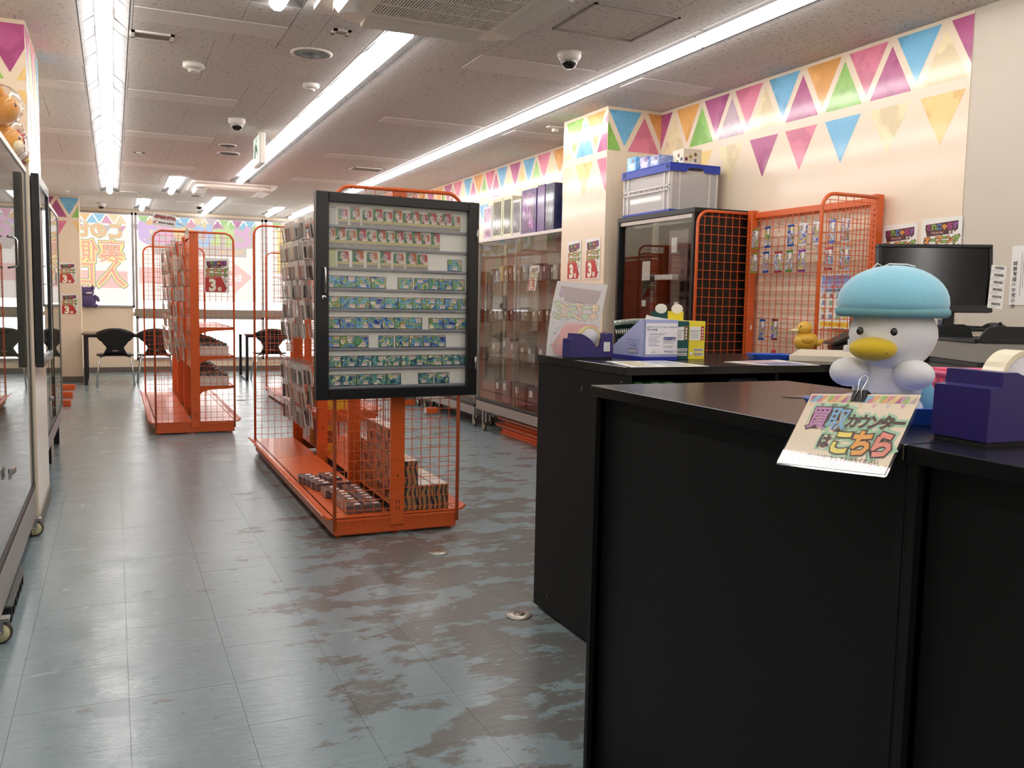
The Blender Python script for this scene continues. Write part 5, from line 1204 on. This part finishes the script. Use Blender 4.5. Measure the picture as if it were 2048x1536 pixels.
# ================================================================== glass showcases
GREYSTEEL = M('showcase_steel', 'aaa49d', .4, .5)
def showcase(xf, xb, y0, y1, label, z0=.20, z1=1.765, side=-1, casters=True, topc=None, doors=(.5,), dark=False, rh=.08, cx=(.05, .10)):
    """front at xf; side=-1 when the front looks towards -x"""
    t = thing('glass_showcase', label, 'showcase', (xf, y0, 0)); d = abs(xb-xf); zb_ = z0;  S = 1 if xb > xf else -1; l = y1-y0
    bx = lambda a, c, m_, nm_, bev=.002, par=None: MB().box((S*a[0], a[1], a[2]), (S*c[0], c[1], c[2]), m_, bev=bev).build(nm_, par or t)
    bx((0, 0, z0), (d, l, z0+rh), GREYSTEEL, 'base_rail'); bx((0, 0, z0+rh+.0005), (.03, l, z0+rh+.028), M('dark_channel', '2a2422', .5), 'door_track')
    bx((0, 0, z1-.025), (d, l, z1), topc or M('showcase_top', 'ded6d2', .4), 'top_panel')
    bx((d-.01, .012, z0+rh+.029), (d, l-.012, z1-.026), M('showcase_back_dark', '35322f', .6) if dark else M('showcase_back', 'b5aca4', .6), 'back_panel')
    for y in (0, l-.014): bx((0, y, z0+rh+.029), (.02, y+.014, z1-.026), GREYSTEEL, 'corner_post'); bx((d-.024, y, z0+rh+.029), (d-.0105, y+.014, z1-.026), GREYSTEEL, 'corner_post')
    for y in (.004, l-.009): bx((.021, y, z0+rh+.029), (d-.025, y+.005, z1-.026), GLASS, 'glass_side', 0)
    dv = [0]+[l*q for q in doors]+[l]
    for k in range(len(dv)-1):
        a, c = max(.015, dv[k]-.03), min(l-.015, dv[k+1]+.03); x_ = .006 if k % 2 == 0 else .016
        dr = bx((x_, a, z0+rh+.03), (x_+.004, c, z1-.028), GLASS, 'glass_door', 0)
        for y in (a, c-.004): bx((x_-.001, y, z0+rh+.03), (x_+.005, y+.004, z1-.028), M('door_gasket', '14120f', .5) if dark else GREYSTEEL, 'door_edge', 0, dr)
    sh = [z0+rh+.029+(z1-z0-rh-.07)*q for q in (.28, .52, .76)]
    for z in sh: bx((.03, .016, z-.006), (d-.026, l-.016, z), GSH, 'glass_shelf', 0)
    if casters:
        for y in (cx[1], l-cx[1]):
            for x in (cx[0], d-.05): caster(t, S*x, y, z0)
    else:
        for y in (.03, l-.07):
            for x in (.03, d-.05): bx((x, y, 0), (x+.04, y+.04, z0-.0005), BLACK, 'leg')
    return t, sh
RUB = M('caster_rubber', '4a4038', .6); HUB = M('caster_hub', 'cfc79a', .45)
def caster(par, x, y, z0, r=.039, face=False):
    XX = T(x, y, 0) @ (RZ(PI/2) if face else RZ(0)) @ T(-x, -y, 0)
    MB().box((x-.022, y-.03, z0-.012), (x+.022, y+.03, z0-.0005), STEEL).box((x-.018, y-.012, r), (x-.014, y+.02, z0-.012), STEEL).box((x+.014, y-.012, r), (x+.018, y+.02, z0-.012), STEEL).cyl((x-.02, y, r), (x+.02, y, r), .006, STEEL, 8).build('caster_fork', par, XX)
    w_ = MB(); w_.lathe([(r*.86, -.011), (r, -.008), (r, .008), (r*.86, .011)], RUB, 28); w_.lathe([(r*.80, -.0125), (r*.80, .0125)], HUB, 24); w_.lathe([(r*.2, -.0145), (r*.2, .0145)], STEEL, 12)
    w_.build('caster_wheel', par, T(x, y, r) @ (RX(PI/2) if face else RY(PI/2)))
SA, shA = showcase(3.10, XR-.014, 5.995, 7.74, 'glass showcase with binders and bags on top beside the wall column', doors=(.5,))
SB, shB = showcase(3.13, XR-.014, 7.86, 9.55, 'second glass showcase along the right wall behind the card case', z0=.12)
SCc, shC = showcase(3.13, XR-.014, 9.60, 11.3, 'third glass showcase farthest along the right wall', z0=.12)
for y in (8.86, 9.64): tag(MB().box((2.99, y, .012), (3.12, y+.06, .075), ORANGE, bev=.004).box((2.985, y+.003, .018), (2.9905, y+.057, .07), PAPER).build('orange_foot_bar'), 'orange steel foot bar sticking out below the %s showcase' % ('second' if y < 9.5 else 'third'), 'foot bar')
cols = ['5a3a38', '7c6a5a', '4a4252', 'a8a098', '4e363a', '84848a', 'a8844e', '38343a', 'a09c96', '64463e']
zb = [.31]+[z+.001 for z in shA]
lv = ['floor', 'lowest shelf', 'middle shelf', 'top shelf']
for li, z in enumerate(zb):
    y = 6.05; k = 0
    while y < 7.62:
        w_ = [.16, .13, .07, .055][li]*(1+.4*rnd.random()); h_ = [.22, .15, .10, .12][li]*(.8+.4*rnd.random()); ci = rnd.randrange(10)
        if y+w_ > 7.66: break
        in_case('boxed_figure', '%s box in the showcase by the column, %s, %s from the column' % (['dark red', 'tan', 'purple', 'beige', 'maroon', 'grey', 'orange', 'black', 'pale grey', 'rust'][ci], lv[li], ORD[min(k, 12)]), 'box', 3.16+.03*rnd.random(), y, z, w_, .10, h_, cols[ci], 0, True, 'boxed goods in the showcase by the column')
        y += w_+.02+(.05*rnd.random() if li == 0 else .01); k += 1
for bi, (sh_, y0_, nm_) in enumerate(((shB, 7.92, 'second showcase'), (shC, 9.66, 'third showcase'))):
    for li, z in enumerate(sh_):
        for k in range(7): in_case('boxed_figure', '%s box in the %s, %s, %s along' % (['grey', 'maroon', 'tan'][(k+li) % 3], nm_, ['lowest shelf', 'middle shelf', 'top shelf'][li], ORD[k]), 'box', 3.2, y0_+k*.22, z+.001, .14, .1, .12, ['8a8a90', '5a2a34', '8c6a48'][(k+li) % 3], 0, True, 'boxed goods in the %s' % nm_)
poster(frame((3.13, 6.72, 1.30), (0, -1, 0), (.18, 0, 1)) @ T(0, 0, -.002), 'campaign poster leaning inside the showcase by the column', .75, .75)
# things on top of showcase A (y decreasing to the right of the picture)
zt = 1.766
def on_top(px0, px1, h_, c, label, d_=.2, art=None, cat='binder box', nm_='binder_box', frame_c=None):
    a, c_ = onx(px0, 470, 3.13).y, onx(px1, 465, 3.13).y; w_ = a-c_
    tt = thing(nm_, label, cat, (3.13, c_, zt)); MB().box((0, .002, 0), (d_, w_-.002, h_), c if not isinstance(c, str) else M('boxc_'+c, c, .25, coat=.6), bev=.003).build('carton', tt)
    if art: MB().box((-.0015, w_*.12, h_*.08), (-.0003, w_*.88, h_*.92), art).build('front_print', tt)
    return tt
def foil(nm_, stops, sc=14):
    mt = M(nm_, '808080', .15, .3, coat=1.); N, L, b = nodes(mt); nn = noise(N, L, coords(N, L, 'obj', (1, 1, .6)), sc, 5, .7); r_ = ramp(N, stops); L.new(nn, r_.inputs[0]); L.new(r_.outputs[0], b.inputs['Base Color']); bump(N, L, b, nn, .8, .02); return mt
on_top(966, 983, .30, 'd8d4dc', 'white upright box with colourful figure print on the showcase, leftmost', art=foil('figure_print', [(.3, 'e8e6ee'), (.5, 'b87aa8'), (.6, '6a4a7a'), (.7, 'd8a060')]))
on_top(984, 1004, .345, 'd8d8b8', 'olive-fronted binder box with cream frame, first of two on the showcase', art=foil('olive_foil', [(.3, '4a4a3a'), (.6, '66644e'), (.75, 'f0f0e0')]))
on_top(1005, 1023, .345, 'dcdcc0', 'olive-fronted binder box with cream frame, second of two on the showcase', art=foil('olive_foil2', [(.3, '3c3c34'), (.6, '5a5848'), (.75, 'f4f4e8')]))
on_top(1024, 1041, .30, 'cfcacb', 'grey binder box wrapped in clear film on the showcase', art=foil('grey_foil', [(.3, '3c3a44'), (.6, '57545e'), (.75, 'f0f0f4')]))
on_top(1042, 1071, .36, '54407a', 'large purple binder box in crinkled clear film on the showcase', art=foil('purple_foil', [(.3, '4a2a55'), (.5, '6a3a70'), (.64, 'b06ab8'), (.72, 'f8f0fc')]))
on_top(1073, 1088, .37, '5a2a78', 'narrow violet box between the purple and the dark blue binder boxes')
on_top(1089, 1107, .365, '1c2050', 'dark blue glossy box next to the white bag on the showcase', art=foil('blue_foil', [(.3, '14142c'), (.6, '2c2a44'), (.78, 'c8c8e0')]))
tt = thing('white_bag', 'translucent white plastic bag at the column end of the showcase', 'bag', (3.14, 6.02, zt))
MB().ball((.10, .085, .19), (.09, .08, .19), foil('bag_film', [(.3, 'b4b4b4'), (.55, 'd4d4d2'), (.72, 'fbfbfb')], 8), 24, fn=lambda d, q: Vector((q.x*(1.1 if abs(d.z) < .8 else 1), q.y, q.z))).build('bag_body', tt)

# ================================================================== left showcases
XLF = -.372
L1, sh1 = showcase(XLF, -.83, 1.10, 4.965, 'long glass showcase at the left edge with plush toys on top', z0=.092, z1=1.80, doors=(.35, .545,), dark=True, rh=.14, cx=(.026, .065), topc=M('case_top_white', 'e4ded8', .35))
L2, sh2 = showcase(-.385, -.83, 5.86, 7.97, 'second glass showcase on the left, beyond the pillar', z0=.22, z1=1.815, doors=(.3, .6), casters=False, dark=True, topc=M('case_top_white', 'e4ded8', .35))
def pull(par, x, y, z):
    MB().tube([(x, y, z-.06), (x+.03, y, z-.055), (x+.035, y, z-.045), (x+.035, y, z+.045), (x+.03, y, z+.055), (x, y, z+.06)], .004, CHROME, 8).build('door_pull', par)
def lockb(par, x, y, z):
    MB().box((x, y-.035, z-.012), (x+.022, y-.003, z+.012), CHROME, bev=.004).box((x, y+.003, z-.014), (x+.024, y+.035, z+.010), CHROME, bev=.004).box((x, y-.03, z-.03), (x+.008, y+.03, z-.014), STEEL).build('door_lock', par)
yl = onx(24, 940, -.36); lockb(L1, .002, yl.y-1.10, yl.z); caster(L1, -.004, 3.865-.06, .092, face=True); caster(L1, -.004, 2.31, .092, face=True); yp = onx(10, 500, -.36); pull(L1, .002, 3.96-1.10, yp.z)
yl = onx(103, 797, -.37); lockb(L2, .002, yl.y-5.86, yl.z)
for li, z in enumerate([.262]+[q+.001 for q in sh1]):
    for k in range(5, 9): in_case('boxed_figure', 'pale box in the long left showcase, %s, %s from the near end' % (['floor', 'lowest shelf', 'middle shelf', 'top shelf'][li], ORD[k-5]), 'box', -.72, 1.3+k*.4, z, .16, .12, .13, ['b8b0a8', '8a94a0', 'a08a78'][(k+li) % 3], 0, False, 'boxed goods in the long left showcase')
# black framed wall case on the pillar
XW = frame((-.322, 5.005, .83), (0, 1, 0), (0, 0, 1)); bw_, bh_ = .74, .955
t = thing('black_wall_case', 'black framed glass case hanging on the left pillar', 'display case', XW)
for a, c in (((0, 0), (.05, bh_)), ((bw_-.05, 0), (bw_, bh_)), ((.05, 0), (bw_-.05, .05)), ((.05, bh_-.05), (bw_-.05, bh_))): MB().box((a[0], a[1], -.036), (c[0], c[1], 0), CASEBLK, bev=.002).build('frame_bar', t)
MB().box((.04, .04, -.035), (bw_-.04, bh_-.04, -.033), INWH).build('white_liner', t); MB().box((.048, .048, -.012), (bw_-.048, bh_-.048, -.009), GLASS).build('glass_pane', t)
MB().tube([(bw_-.09, .42, 0), (bw_-.09, .42, .03), (bw_-.09, .52, .03), (bw_-.09, .52, 0)], .004, CHROME, 8).build('handle', t)
for i in range(6): MB().box((.05, .10+i*.14, -.0325), (bw_-.05, .112+i*.14, -.020), RAIL).build('card_rail', t)
# orange steel bars lying by the wall beyond the left showcases
for i, (px, py) in enumerate(((138, 807), (142, 790), (147, 775))):
    p = onz(px, py, .03); tag(MB().box((-.80, p.y-.03, .0), (p.x+.02, p.y+.03, .07), ORANGE, bev=.004).build('orange_base_bar'), 'orange base bar beyond the left showcases, %s towards the windows' % ['nearest', 'middle', 'farthest'][i], 'foot bar', 'orange base bars beyond the left showcases')
tag(MB().box((-.30, 7.2, .0), (-.28, 7.201, .001), BLACK).build('x') if False else MB().box((-.46, 7.0, 0), (-.42, 7.04, .215), BLACK).build('black_support_post'), 'short black post under the second left showcase', 'post')
# black crate under the long showcase
CRB = M('crate_black', '101214', .5)
t = thing('black_crate', 'black plastic crate with grey lid pushed under the long left showcase', 'crate', (-.742, 3.55, 0)); mb = MB()
for a, c in (((0, 0, 0), (.38, .52, .006)), ((0, 0, .006), (.008, .52, .075)), ((.372, 0, .006), (.38, .52, .075)), ((.008, 0, .006), (.372, .008, .075)), ((.008, .512, .006), (.372, .52, .075))): mb.box(a, c, CRB)
for i in range(6): mb.box((.3805, .02+i*.09, .02), (.386, .03+i*.09, .07), CRB)
mb.build('crate_body', t); MB().box((-.004, -.004, .0755), (.392, .524, .086), M('crate_lid', '3c4441', .4), bev=.004).build('lid', t)
# plush toys in clear bags on the long showcase (plain generic toys)
BAG = glass('bag_plastic', (.96, .96, .96), 1.45, .06)
def crinkle(c, r, sd):
    from mathutils import noise as mn
    def fn(d, q):
        n_ = mn.noise(d*3.2+Vector((sd, sd*2, 0)))*.16; n2_ = abs(mn.noise(d*9+Vector((sd, 0, sd))))*.10; return q*(1+n_+n2_)
    return MB().ball(c, r, BAG, 24, fn=fn)
def bagtoy(x_, y_, z_, r, body, face, label, ears=None, sd=1.):
    p = Vector((x_, y_, z_)); tt = thing('bagged_plush', label, 'plush toy', T(p.x, p.y, p.z)); F = M('plush_'+body, body, .9, sheen=.4)
    N, L, b = nodes(F); bump(N, L, b, noise(N, L, coords(N, L, 'obj'), 60, 3, .6), .3, .005)
    MB().ball((0, 0, 0), (r, r, r*.92), F, 20).build('head', tt)
    for s in (-1, 1): MB().ball((0, s*r*.62, r*.78), (r*.28, r*.3, r*.42), F if not ears else M('plush_'+ears, ears, .9), 12).build('ear', tt)
    if face: MB().ball((r*.55, -r*.25, -r*.22), (r*.5, r*.55, r*.42), M('plush_'+face, face, .9, sheen=.3), 16).build('muzzle', tt)
    for s in (-1, 1): MB().ball((r*.80, -r*.1+s*r*.36, r*.18), (r*.10, r*.11, r*.14), M('button_eye', '16171c', .15, coat=.8), 10).build('button_eye', tt)
    crinkle((0, 0, r*.15), (r*1.14, r*1.14, r*1.22), sd).build('clear_bag', tt, recalc=False)
    return tt
bagtoy(-.435, 4.70, 1.882, .075, 'd89a4a', 'f0e2c0', 'light orange plush toy with cream muzzle in a clear bag', sd=2.1)
bagtoy(-.435, 4.58, 2.005, .073, 'c98a3a', None, 'orange-brown plush toy in a clear bag, uppermost on the left showcase', sd=1.3)
bagtoy(-.410, 4.835, 1.862, .055, 'e6dcd4', 'f4ece6', 'pale cream plush toy in a clear bag next to the pillar', sd=3.4)
bagtoy(-.395, 4.915, 1.928, .034, 'b8323a', None, 'small red plush toy in a clear bag on top of the cream one', ears='b8323a', sd=4.2)
bagtoy(-.392, 4.925, 1.842, .037, 'a82a32', 'd8c86a', 'little red and yellow plush toy at the end of the showcase top', ears='2a2a34', sd=5.0)

# ================================================================== far end: tables, chairs, toy
TBL = M('table_wood_edge', '6b564a', .35, coat=.3)
def table(x0, x1, y0, y1, z, label):
    t = thing('work_table', label, 'table', (x0, y0, 0)); w_, d_ = x1-x0, y1-y0
    MB().box((0, 0, z-.022), (w_, d_, z), TBL, bev=.002).build('tabletop', t)
    for x in (.02, w_-.06):
        l_ = MB()
        for y in (.01, d_-.05): l_.box((x, y, .0), (x+.04, y+.04, z-.0225), BLACK)
        l_.box((x, .05, 0), (x+.04, d_-.05, .035), BLACK); l_.build('loop_leg', t)
    MB().box((.06, .02, z-.052), (w_-.06, .05, z-.0225), BLACK).build('apron', t); return t
ztab = ony(200, 667, 12.95).z
table(-.385, .92, 12.93, 13.68, ztab, 'long black-legged table under the lettered window beside the far column')
table(1.70, 3.0, 13.18, 13.96, ony(494, 668, 13.18).z, 'black-framed table under the middle window')
def chair():
    t = thing('shell_chair', 'x', 'chair', (0, 0, 0)); SHL = M('chair_black', '101011', .35)
    # back shell: flattened lobed surface, facing +y (backrest at y=-.2)
    n_, m_ = 16, 12; vs = []
    def hw(v): # half width over height 0..1
        pts = [(0, .155), (.12, .13), (.28, .105), (.45, .145), (.65, .215), (.82, .235), (.95, .19), (1.0, .12)]
        for i in range(len(pts)-1):
            if v <= pts[i+1][0]: f = (v-pts[i][0])/(pts[i+1][0]-pts[i][0]); f = f*f*(3-2*f); return pts[i][1]*(1-f)+pts[i+1][1]*f
        return pts[-1][1]
    for th_ in (0, .012):
        for j in range(m_+1):
            v = j/m_
            for i in range(n_+1): u = -1+2*i/n_; vs.append((u*hw(v), -.20-.05*v+.05*(1-v)**3+.045*u*u*(.4+.6*v)-th_, .40+.36*v-.015*u*u*v))
    K = (n_+1)*(m_+1); I = lambda s, i, j: s*K+j*(n_+1)+i; fs = []
    for j in range(m_):
        for i in range(n_): fs += [(I(0, i, j), I(0, i+1, j), I(0, i+1, j+1), I(0, i, j+1)), (I(1, i, j), I(1, i, j+1), I(1, i+1, j+1), I(1, i+1, j))]
    for i in range(n_): fs += [(I(0, i, m_), I(0, i+1, m_), I(1, i+1, m_), I(1, i, m_)), (I(0, i, 0), I(1, i, 0), I(1, i+1, 0), I(0, i+1, 0))]
    for j in range(m_): fs += [(I(0, 0, j), I(0, 0, j+1), I(1, 0, j+1), I(1, 0, j)), (I(0, n_, j), I(1, n_, j), I(1, n_, j+1), I(0, n_, j+1))]
    MB().add(vs, fs, SHL, smooth=True).build('backrest', t)
    MB().prism(rrect(.46, .42, .13, 6), .385, .405, SHL, X=T(0, .02, 0)).build('seat', t)
    MB().box((-.035, -.213, .452), (.035, -.2115, .464), STEEL).build('badge', t)
    for sx in (-1, 1):
        for sy in (-1, 1): MB().tube([(sx*.13, sy*.10+.02, .383), (sx*.19, sy*.15+.02, .365), (sx*.235, sy*.21+.01, .0)], .011, CHROME, 8).build('leg', t)
    return t
ch = chair(); c1_ = onz(228, 768, 0)
ch.matrix_basis = T(.012, 13.10, 0); ch['label'] = 'black shell chair with chrome legs pushed up to the left table, nearest the column'; ch['group'] = 'black shell chairs at the far tables'
dup(ch, T(ony(312, 700, 13.0).x, 13.12, 0), 'black shell chair seen behind the far left gondola wires')
dup(ch, T(ony(541, 700, 13.2).x, 13.30, 0), 'black shell chair at the middle table behind the half hidden gondola')
PU = M('plush_purple', '5a4a78', .9, sheen=.3)
tt = thing('purple_plush', 'purple plush toy with pointed ears on the far window sill', 'plush toy', (-.36, 14.965, .991))
MB().ball((0, 0, .11), (.125, .06, .11), PU, 20).build('body', tt); MB().ball((.0, 0, .24), (.10, .06, .08), PU, 20).build('head', tt)
for x in (-.07, .07): MB().tube([(x, 0, .28), (x*1.12, 0, .315), (x*1.18, 0, .345)], [.04, .028, .006], PU, 8).build('ear', tt)
MB().tube([(.09, 0, .18), (.14, -.01, .15), (.16, -.01, .10)], [.03, .028, .02], PU, 10).build('arm', tt); MB().ball((.10, -.03, .035), (.055, .04, .035), PU, 14).build('foot', tt)
MB().ball((.03, -.055, .225), (.05, .012, .012), PAPER, 12).build('mouth_patch', tt)
# small sign on a wire over the far left gondola
pT = [ony(x, y, 8.12) for x, y in ((304, 449), (350, 456), (355, 437), (309, 425))]
XS_ = frame(pT[0], pT[1]-pT[0], pT[3]-pT[0]); w_ = (pT[1]-pT[0]).length; h_ = (pT[3]-pT[0]).length
t = thing('wire_sign', 'tilted white card sign on a wire above the far left gondola', 'sign', XS_)
MB().box((0, 0, 0), (w_, h_, .003), PAPER).build('card', t); pr = MB()
pr.quad([(.02*w_/.22, h_*.55, .0034), (w_*.92, h_*.50, .0034), (w_*.92, h_*.90, .0034), (.02, h_*.93, .0034)], ink('cfc6c2')); text(pr, 'ポケモンカードゲーム', w_*.50, h_*.60, h_*.30, ink('7a2a30'), z=.0038, off=.09, adv=w_*.088, res=1); text(pr, 'ポケモンカードゲーム', w_*.50, h_*.60, h_*.30, ink('d8706a'), z=.0042, off=.0, adv=w_*.088, res=1)
text(pr, 'ポケモンカードこちらです', w_*.58, h_*.20, h_*.17, ink('3a2226'), z=.0038, off=.05, adv=w_*.054, res=1); pr.quad([(w_*.05, h_*.14, .0038), (w_*.14, h_*.16, .0038), (w_*.11, h_*.24, .0038), (w_*.19, h_*.38, .0038), (w_*.16, h_*.42, .0038), (w_*.08, h_*.28, .0038), (w_*.04, h_*.30, .0038)], ink('c0483a')); pr.build('print', t, recalc=False)
wq = [ony(x, y, 8.13) for x, y in ((352, 447), (362, 449), (372, 455), (374, 463))]; iv = XS_.inverted(); MB().tube([iv @ q for q in wq], .003, STEEL, 6).build('wire_arm', t); MB().box((-.012, -.03, -.012), (.012, .02, .012), STEEL, X=T(*(iv @ wq[3]))).build('clamp', t)

# ================================================================== till desk by the right wall
def ang(px, py, d): return atd(px, py, d)
RR = RZ(-.4214)
t = thing('till_desk', 'black desk by the right wall carrying monitor, keyboard and till', 'desk', T(2.25, 1.80, 0) @ RR)
MB().box((-.06, -.03, 1.005), (.93, .63, 1.035), LAM, bev=.002).build('desktop', t)
for x, y in ((-.05, -.02), (.87, -.02), (-.05, .57), (.87, .57)): MB().box((x, y, 0), (x+.05, y+.05, 1.0045), BLACK).build('leg', t)
MB().box((.002, -.01, .62), (.868, .61, .64), LAMS).build('shelf', t); MB().box((.01, .59, .641), (.86, .61, 1.0045), LAMS).build('back_board', t)
p = ang(1955, 720, 2.62); 
t = thing('till_printer', 'grey and black till unit with rounded black tray on top', 'till', T(p.x, p.y, 1.0355) @ RR); TG = M('till_grey', '96918a', .45)
MB().box((0, 0, .0), (.34, .33, .012), BLACK).build('foot_plate', t)
MB().box((0, 0, .0125), (.34, .33, .072), TG, bev=.003).build('case', t); MB().prism(rrect(.35, .335, .02, 4, .17, .165), .0725, .083, BLACK).build('tray_base', t)
MB().prism([(.0, .0835), (.33, .0835), (.33, .122), (.05, .122), (.03, .118), (.016, .105)], -.0, .010, BLACK, X=FX).build('tray_front', t); MB().prism([(-.06, .083), (.06, .083), (.05, .116), (.03, .124), (-.03, .124), (-.05, .116)], .15, .16, BLACK, X=FX).build('card_guard', t)
MB().cyl((.27, -.001, .035), (.27, -.010, .035), .013, CHROME, 16).build('key_lock', t)
p = ang(1852, 678, 2.92)
t = thing('keyboard_shelf', 'low shelf with pale edge holding keyboard and mouse', 'shelf', T(p.x, p.y, 1.0355) @ RR)
MB().box((0, 0, .088), (.34, .20, .098), M('shelf_beige', 'bdb4a4', .5)).build('board', t)
for x in (.005, .32): MB().box((x, .01, 0), (x+.015, .19, .0875), BLACK).build('support', t)
KX = T(p.x, p.y, 1.134) @ RR
t = thing('keyboard', 'black keyboard below the monitor beside the plush cap', 'keyboard', KX @ T(.0, .02, .0005)); MB().box((0, 0, 0), (.21, .12, .012), BLACK, bev=.003).build('case', t); ky = MB()
for j in range(5):
    for i in range(12): ky.box((.006+i*.0166, .008+j*.0215, .0122), (.0205+i*.0166, .026+j*.0215, .017), BLACKM, bev=.001)
o = ky.build('key_block', t); o['kind'] = 'stuff'
t = thing('computer_mouse', 'black computer mouse right of the keyboard', 'mouse', KX @ T(.265, .08, .0005)); MB().ball((0, 0, 0), (.042, .055, .030), BLACK, 20, fn=lambda d, q: Vector((q.x, q.y, max(0, q.z)))).build('shell', t); MB().cyl((-.003, -.034, .026), (.003, -.034, .026), .006, BLACKM, 12).build('wheel', t)
# monitor
a, b_, c_, d_ = ang(1742, 488, 3.09), ang(1970, 490, 3.09), ang(1986, 625, 3.09), ang(1757, 623, 3.09)
XM = frame(d_, (b_-a)+(c_-d_), (a-d_)+(b_-c_)); mw, mh = ((b_-a).length+(c_-d_).length)/2, ((a-d_).length+(b_-c_).length)/2
t = thing('monitor', 'black flat monitor switched off behind the plush toy', 'monitor', XM)
MBZ = M('monitor_bezel', '17181a', .4); SCR = M('monitor_screen', '050506', .12)
for q in (((0, 0), (mw, .026)), ((0, mh-.012), (mw, mh)), ((0, .026), (.012, mh-.012)), ((mw-.012, .026), (mw, mh-.012))): MB().box((q[0][0], q[0][1], -.03), (q[1][0], q[1][1], 0), MBZ, bev=.002).build('bezel', t)
MB().box((.0, .0, -.032), (mw, mh, -.0305), MBZ).build('back_shell', t); MB().box((.0125, .0265, -.012), (mw-.0125, mh-.0125, -.006), SCR).build('screen', t)
sb = XM @ Vector((mw*.66, 0, -.04)); bz = sb.z-1.036
iv = XM.inverted(); MB().box((-.016, -.012, 0), (.016, .012, bz+.1), BLACK, X=iv @ T(sb.x, sb.y, 1.0475) @ RR).build('stand_neck', t); MB().prism(rrect(.20, .11, .03), 0, .010, BLACK, X=iv @ T(sb.x, sb.y, 1.036) @ RR).build('stand_base', t)
stt = thing('barcode_label_strip', 'six white barcode labels stuck down the right edge of the monitor', 'label strip', XM @ T(mw-.006, mh*.70, .0015) @ Matrix.Rotation(-.10, 4, 'Z'))
BC = ink('2c2a2a')
for i in range(6):
    lb = MB().box((.004*0+.0, -.025*(i+1)+.0008, 0), (.052, -.025*i, .0008), PAPER); r_ = random.Random(i)
    x = .012
    while x < .044: w_ = r_.choice([.0005, .001, .0014]); lb.box((x, -.025*i-.013, .0008), (x+w_, -.025*i-.004, .0012), BC); x += w_+r_.choice([.0006, .001])
    for j in range(4): lb.box((.005+j*.007, -.025*i-.020, .0008), (.010+j*.007, -.025*i-.018, .0011), GLINE)
    lb.build('barcode_label', stt)
# picture card under the monitor
tt = thing('picture_card', 'small colourful picture card standing under the monitor', 'card', T(*ang(1890, 648, 3.14)) @ RR); ps_ = ang(1890, 648, 3.14)
MB().box((-.03, 0, -(ps_.z-1.036)), (.035, .002, .02), PAPER).box((-.026, -.0006, -.03), (.03, -.0001, .015), foil('card_colours', [(.35, 'e8e4e0'), (.5, '5a7ac0'), (.58, 'd8b04a'), (.66, 'c85a4a')], 60)).build('card', tt)
# wall notices
pn = onx(2026, 492, XR); pn2 = onx(2019, 610, XR)
def notice(y1, y0, z0, z1, label, vert=True):
    tt = thing('wall_notice', label, 'notice', (XR-.001, y1, z0)); h_ = z1-z0; w_ = y1-y0; MB().box((-.002, -w_, 0), (0, 0, h_), PAPER).build('sheet', tt); pr = MB()
    XN = frame((-.0022, -w_*.35, h_*.96), (0, 0, -1), (0, -1, 0)) if vert else None
    if vert:
        text(pr, '営業時間とお知らせ', h_*.62, -.018, .020, ink('3a3836'), z=.0003, off=.02, X=XN, adv=.022); 
        for i in range(3): pr.quad([(.02, .016+i*.010, .0002), (h_*.8-.03*i, .016+i*.010, .0002), (h_*.8-.03*i, .0185+i*.010, .0002), (.02, .0185+i*.010, .0002)], GLINE, XN)
    else:
        for i in range(12): pr.quad([(-.0023, -.015, .02+i*.018), (-.0023, -w_+.02, .02+i*.018), (-.0023, -w_+.02, .022+i*.018), (-.0023, -.015, .022+i*.018)], GLINE)
    pr.build('print', tt, recalc=False)
notice(pn.y, pn.y-.085, pn2.z, pn.z, 'narrow white notice with upright writing on the plain wall')
notice(pn.y-.087, pn.y-.30, pn2.z-.03, pn.z+.005, 'larger white notice at the right edge of the plain wall', False)
bpy.context.view_layer.update()
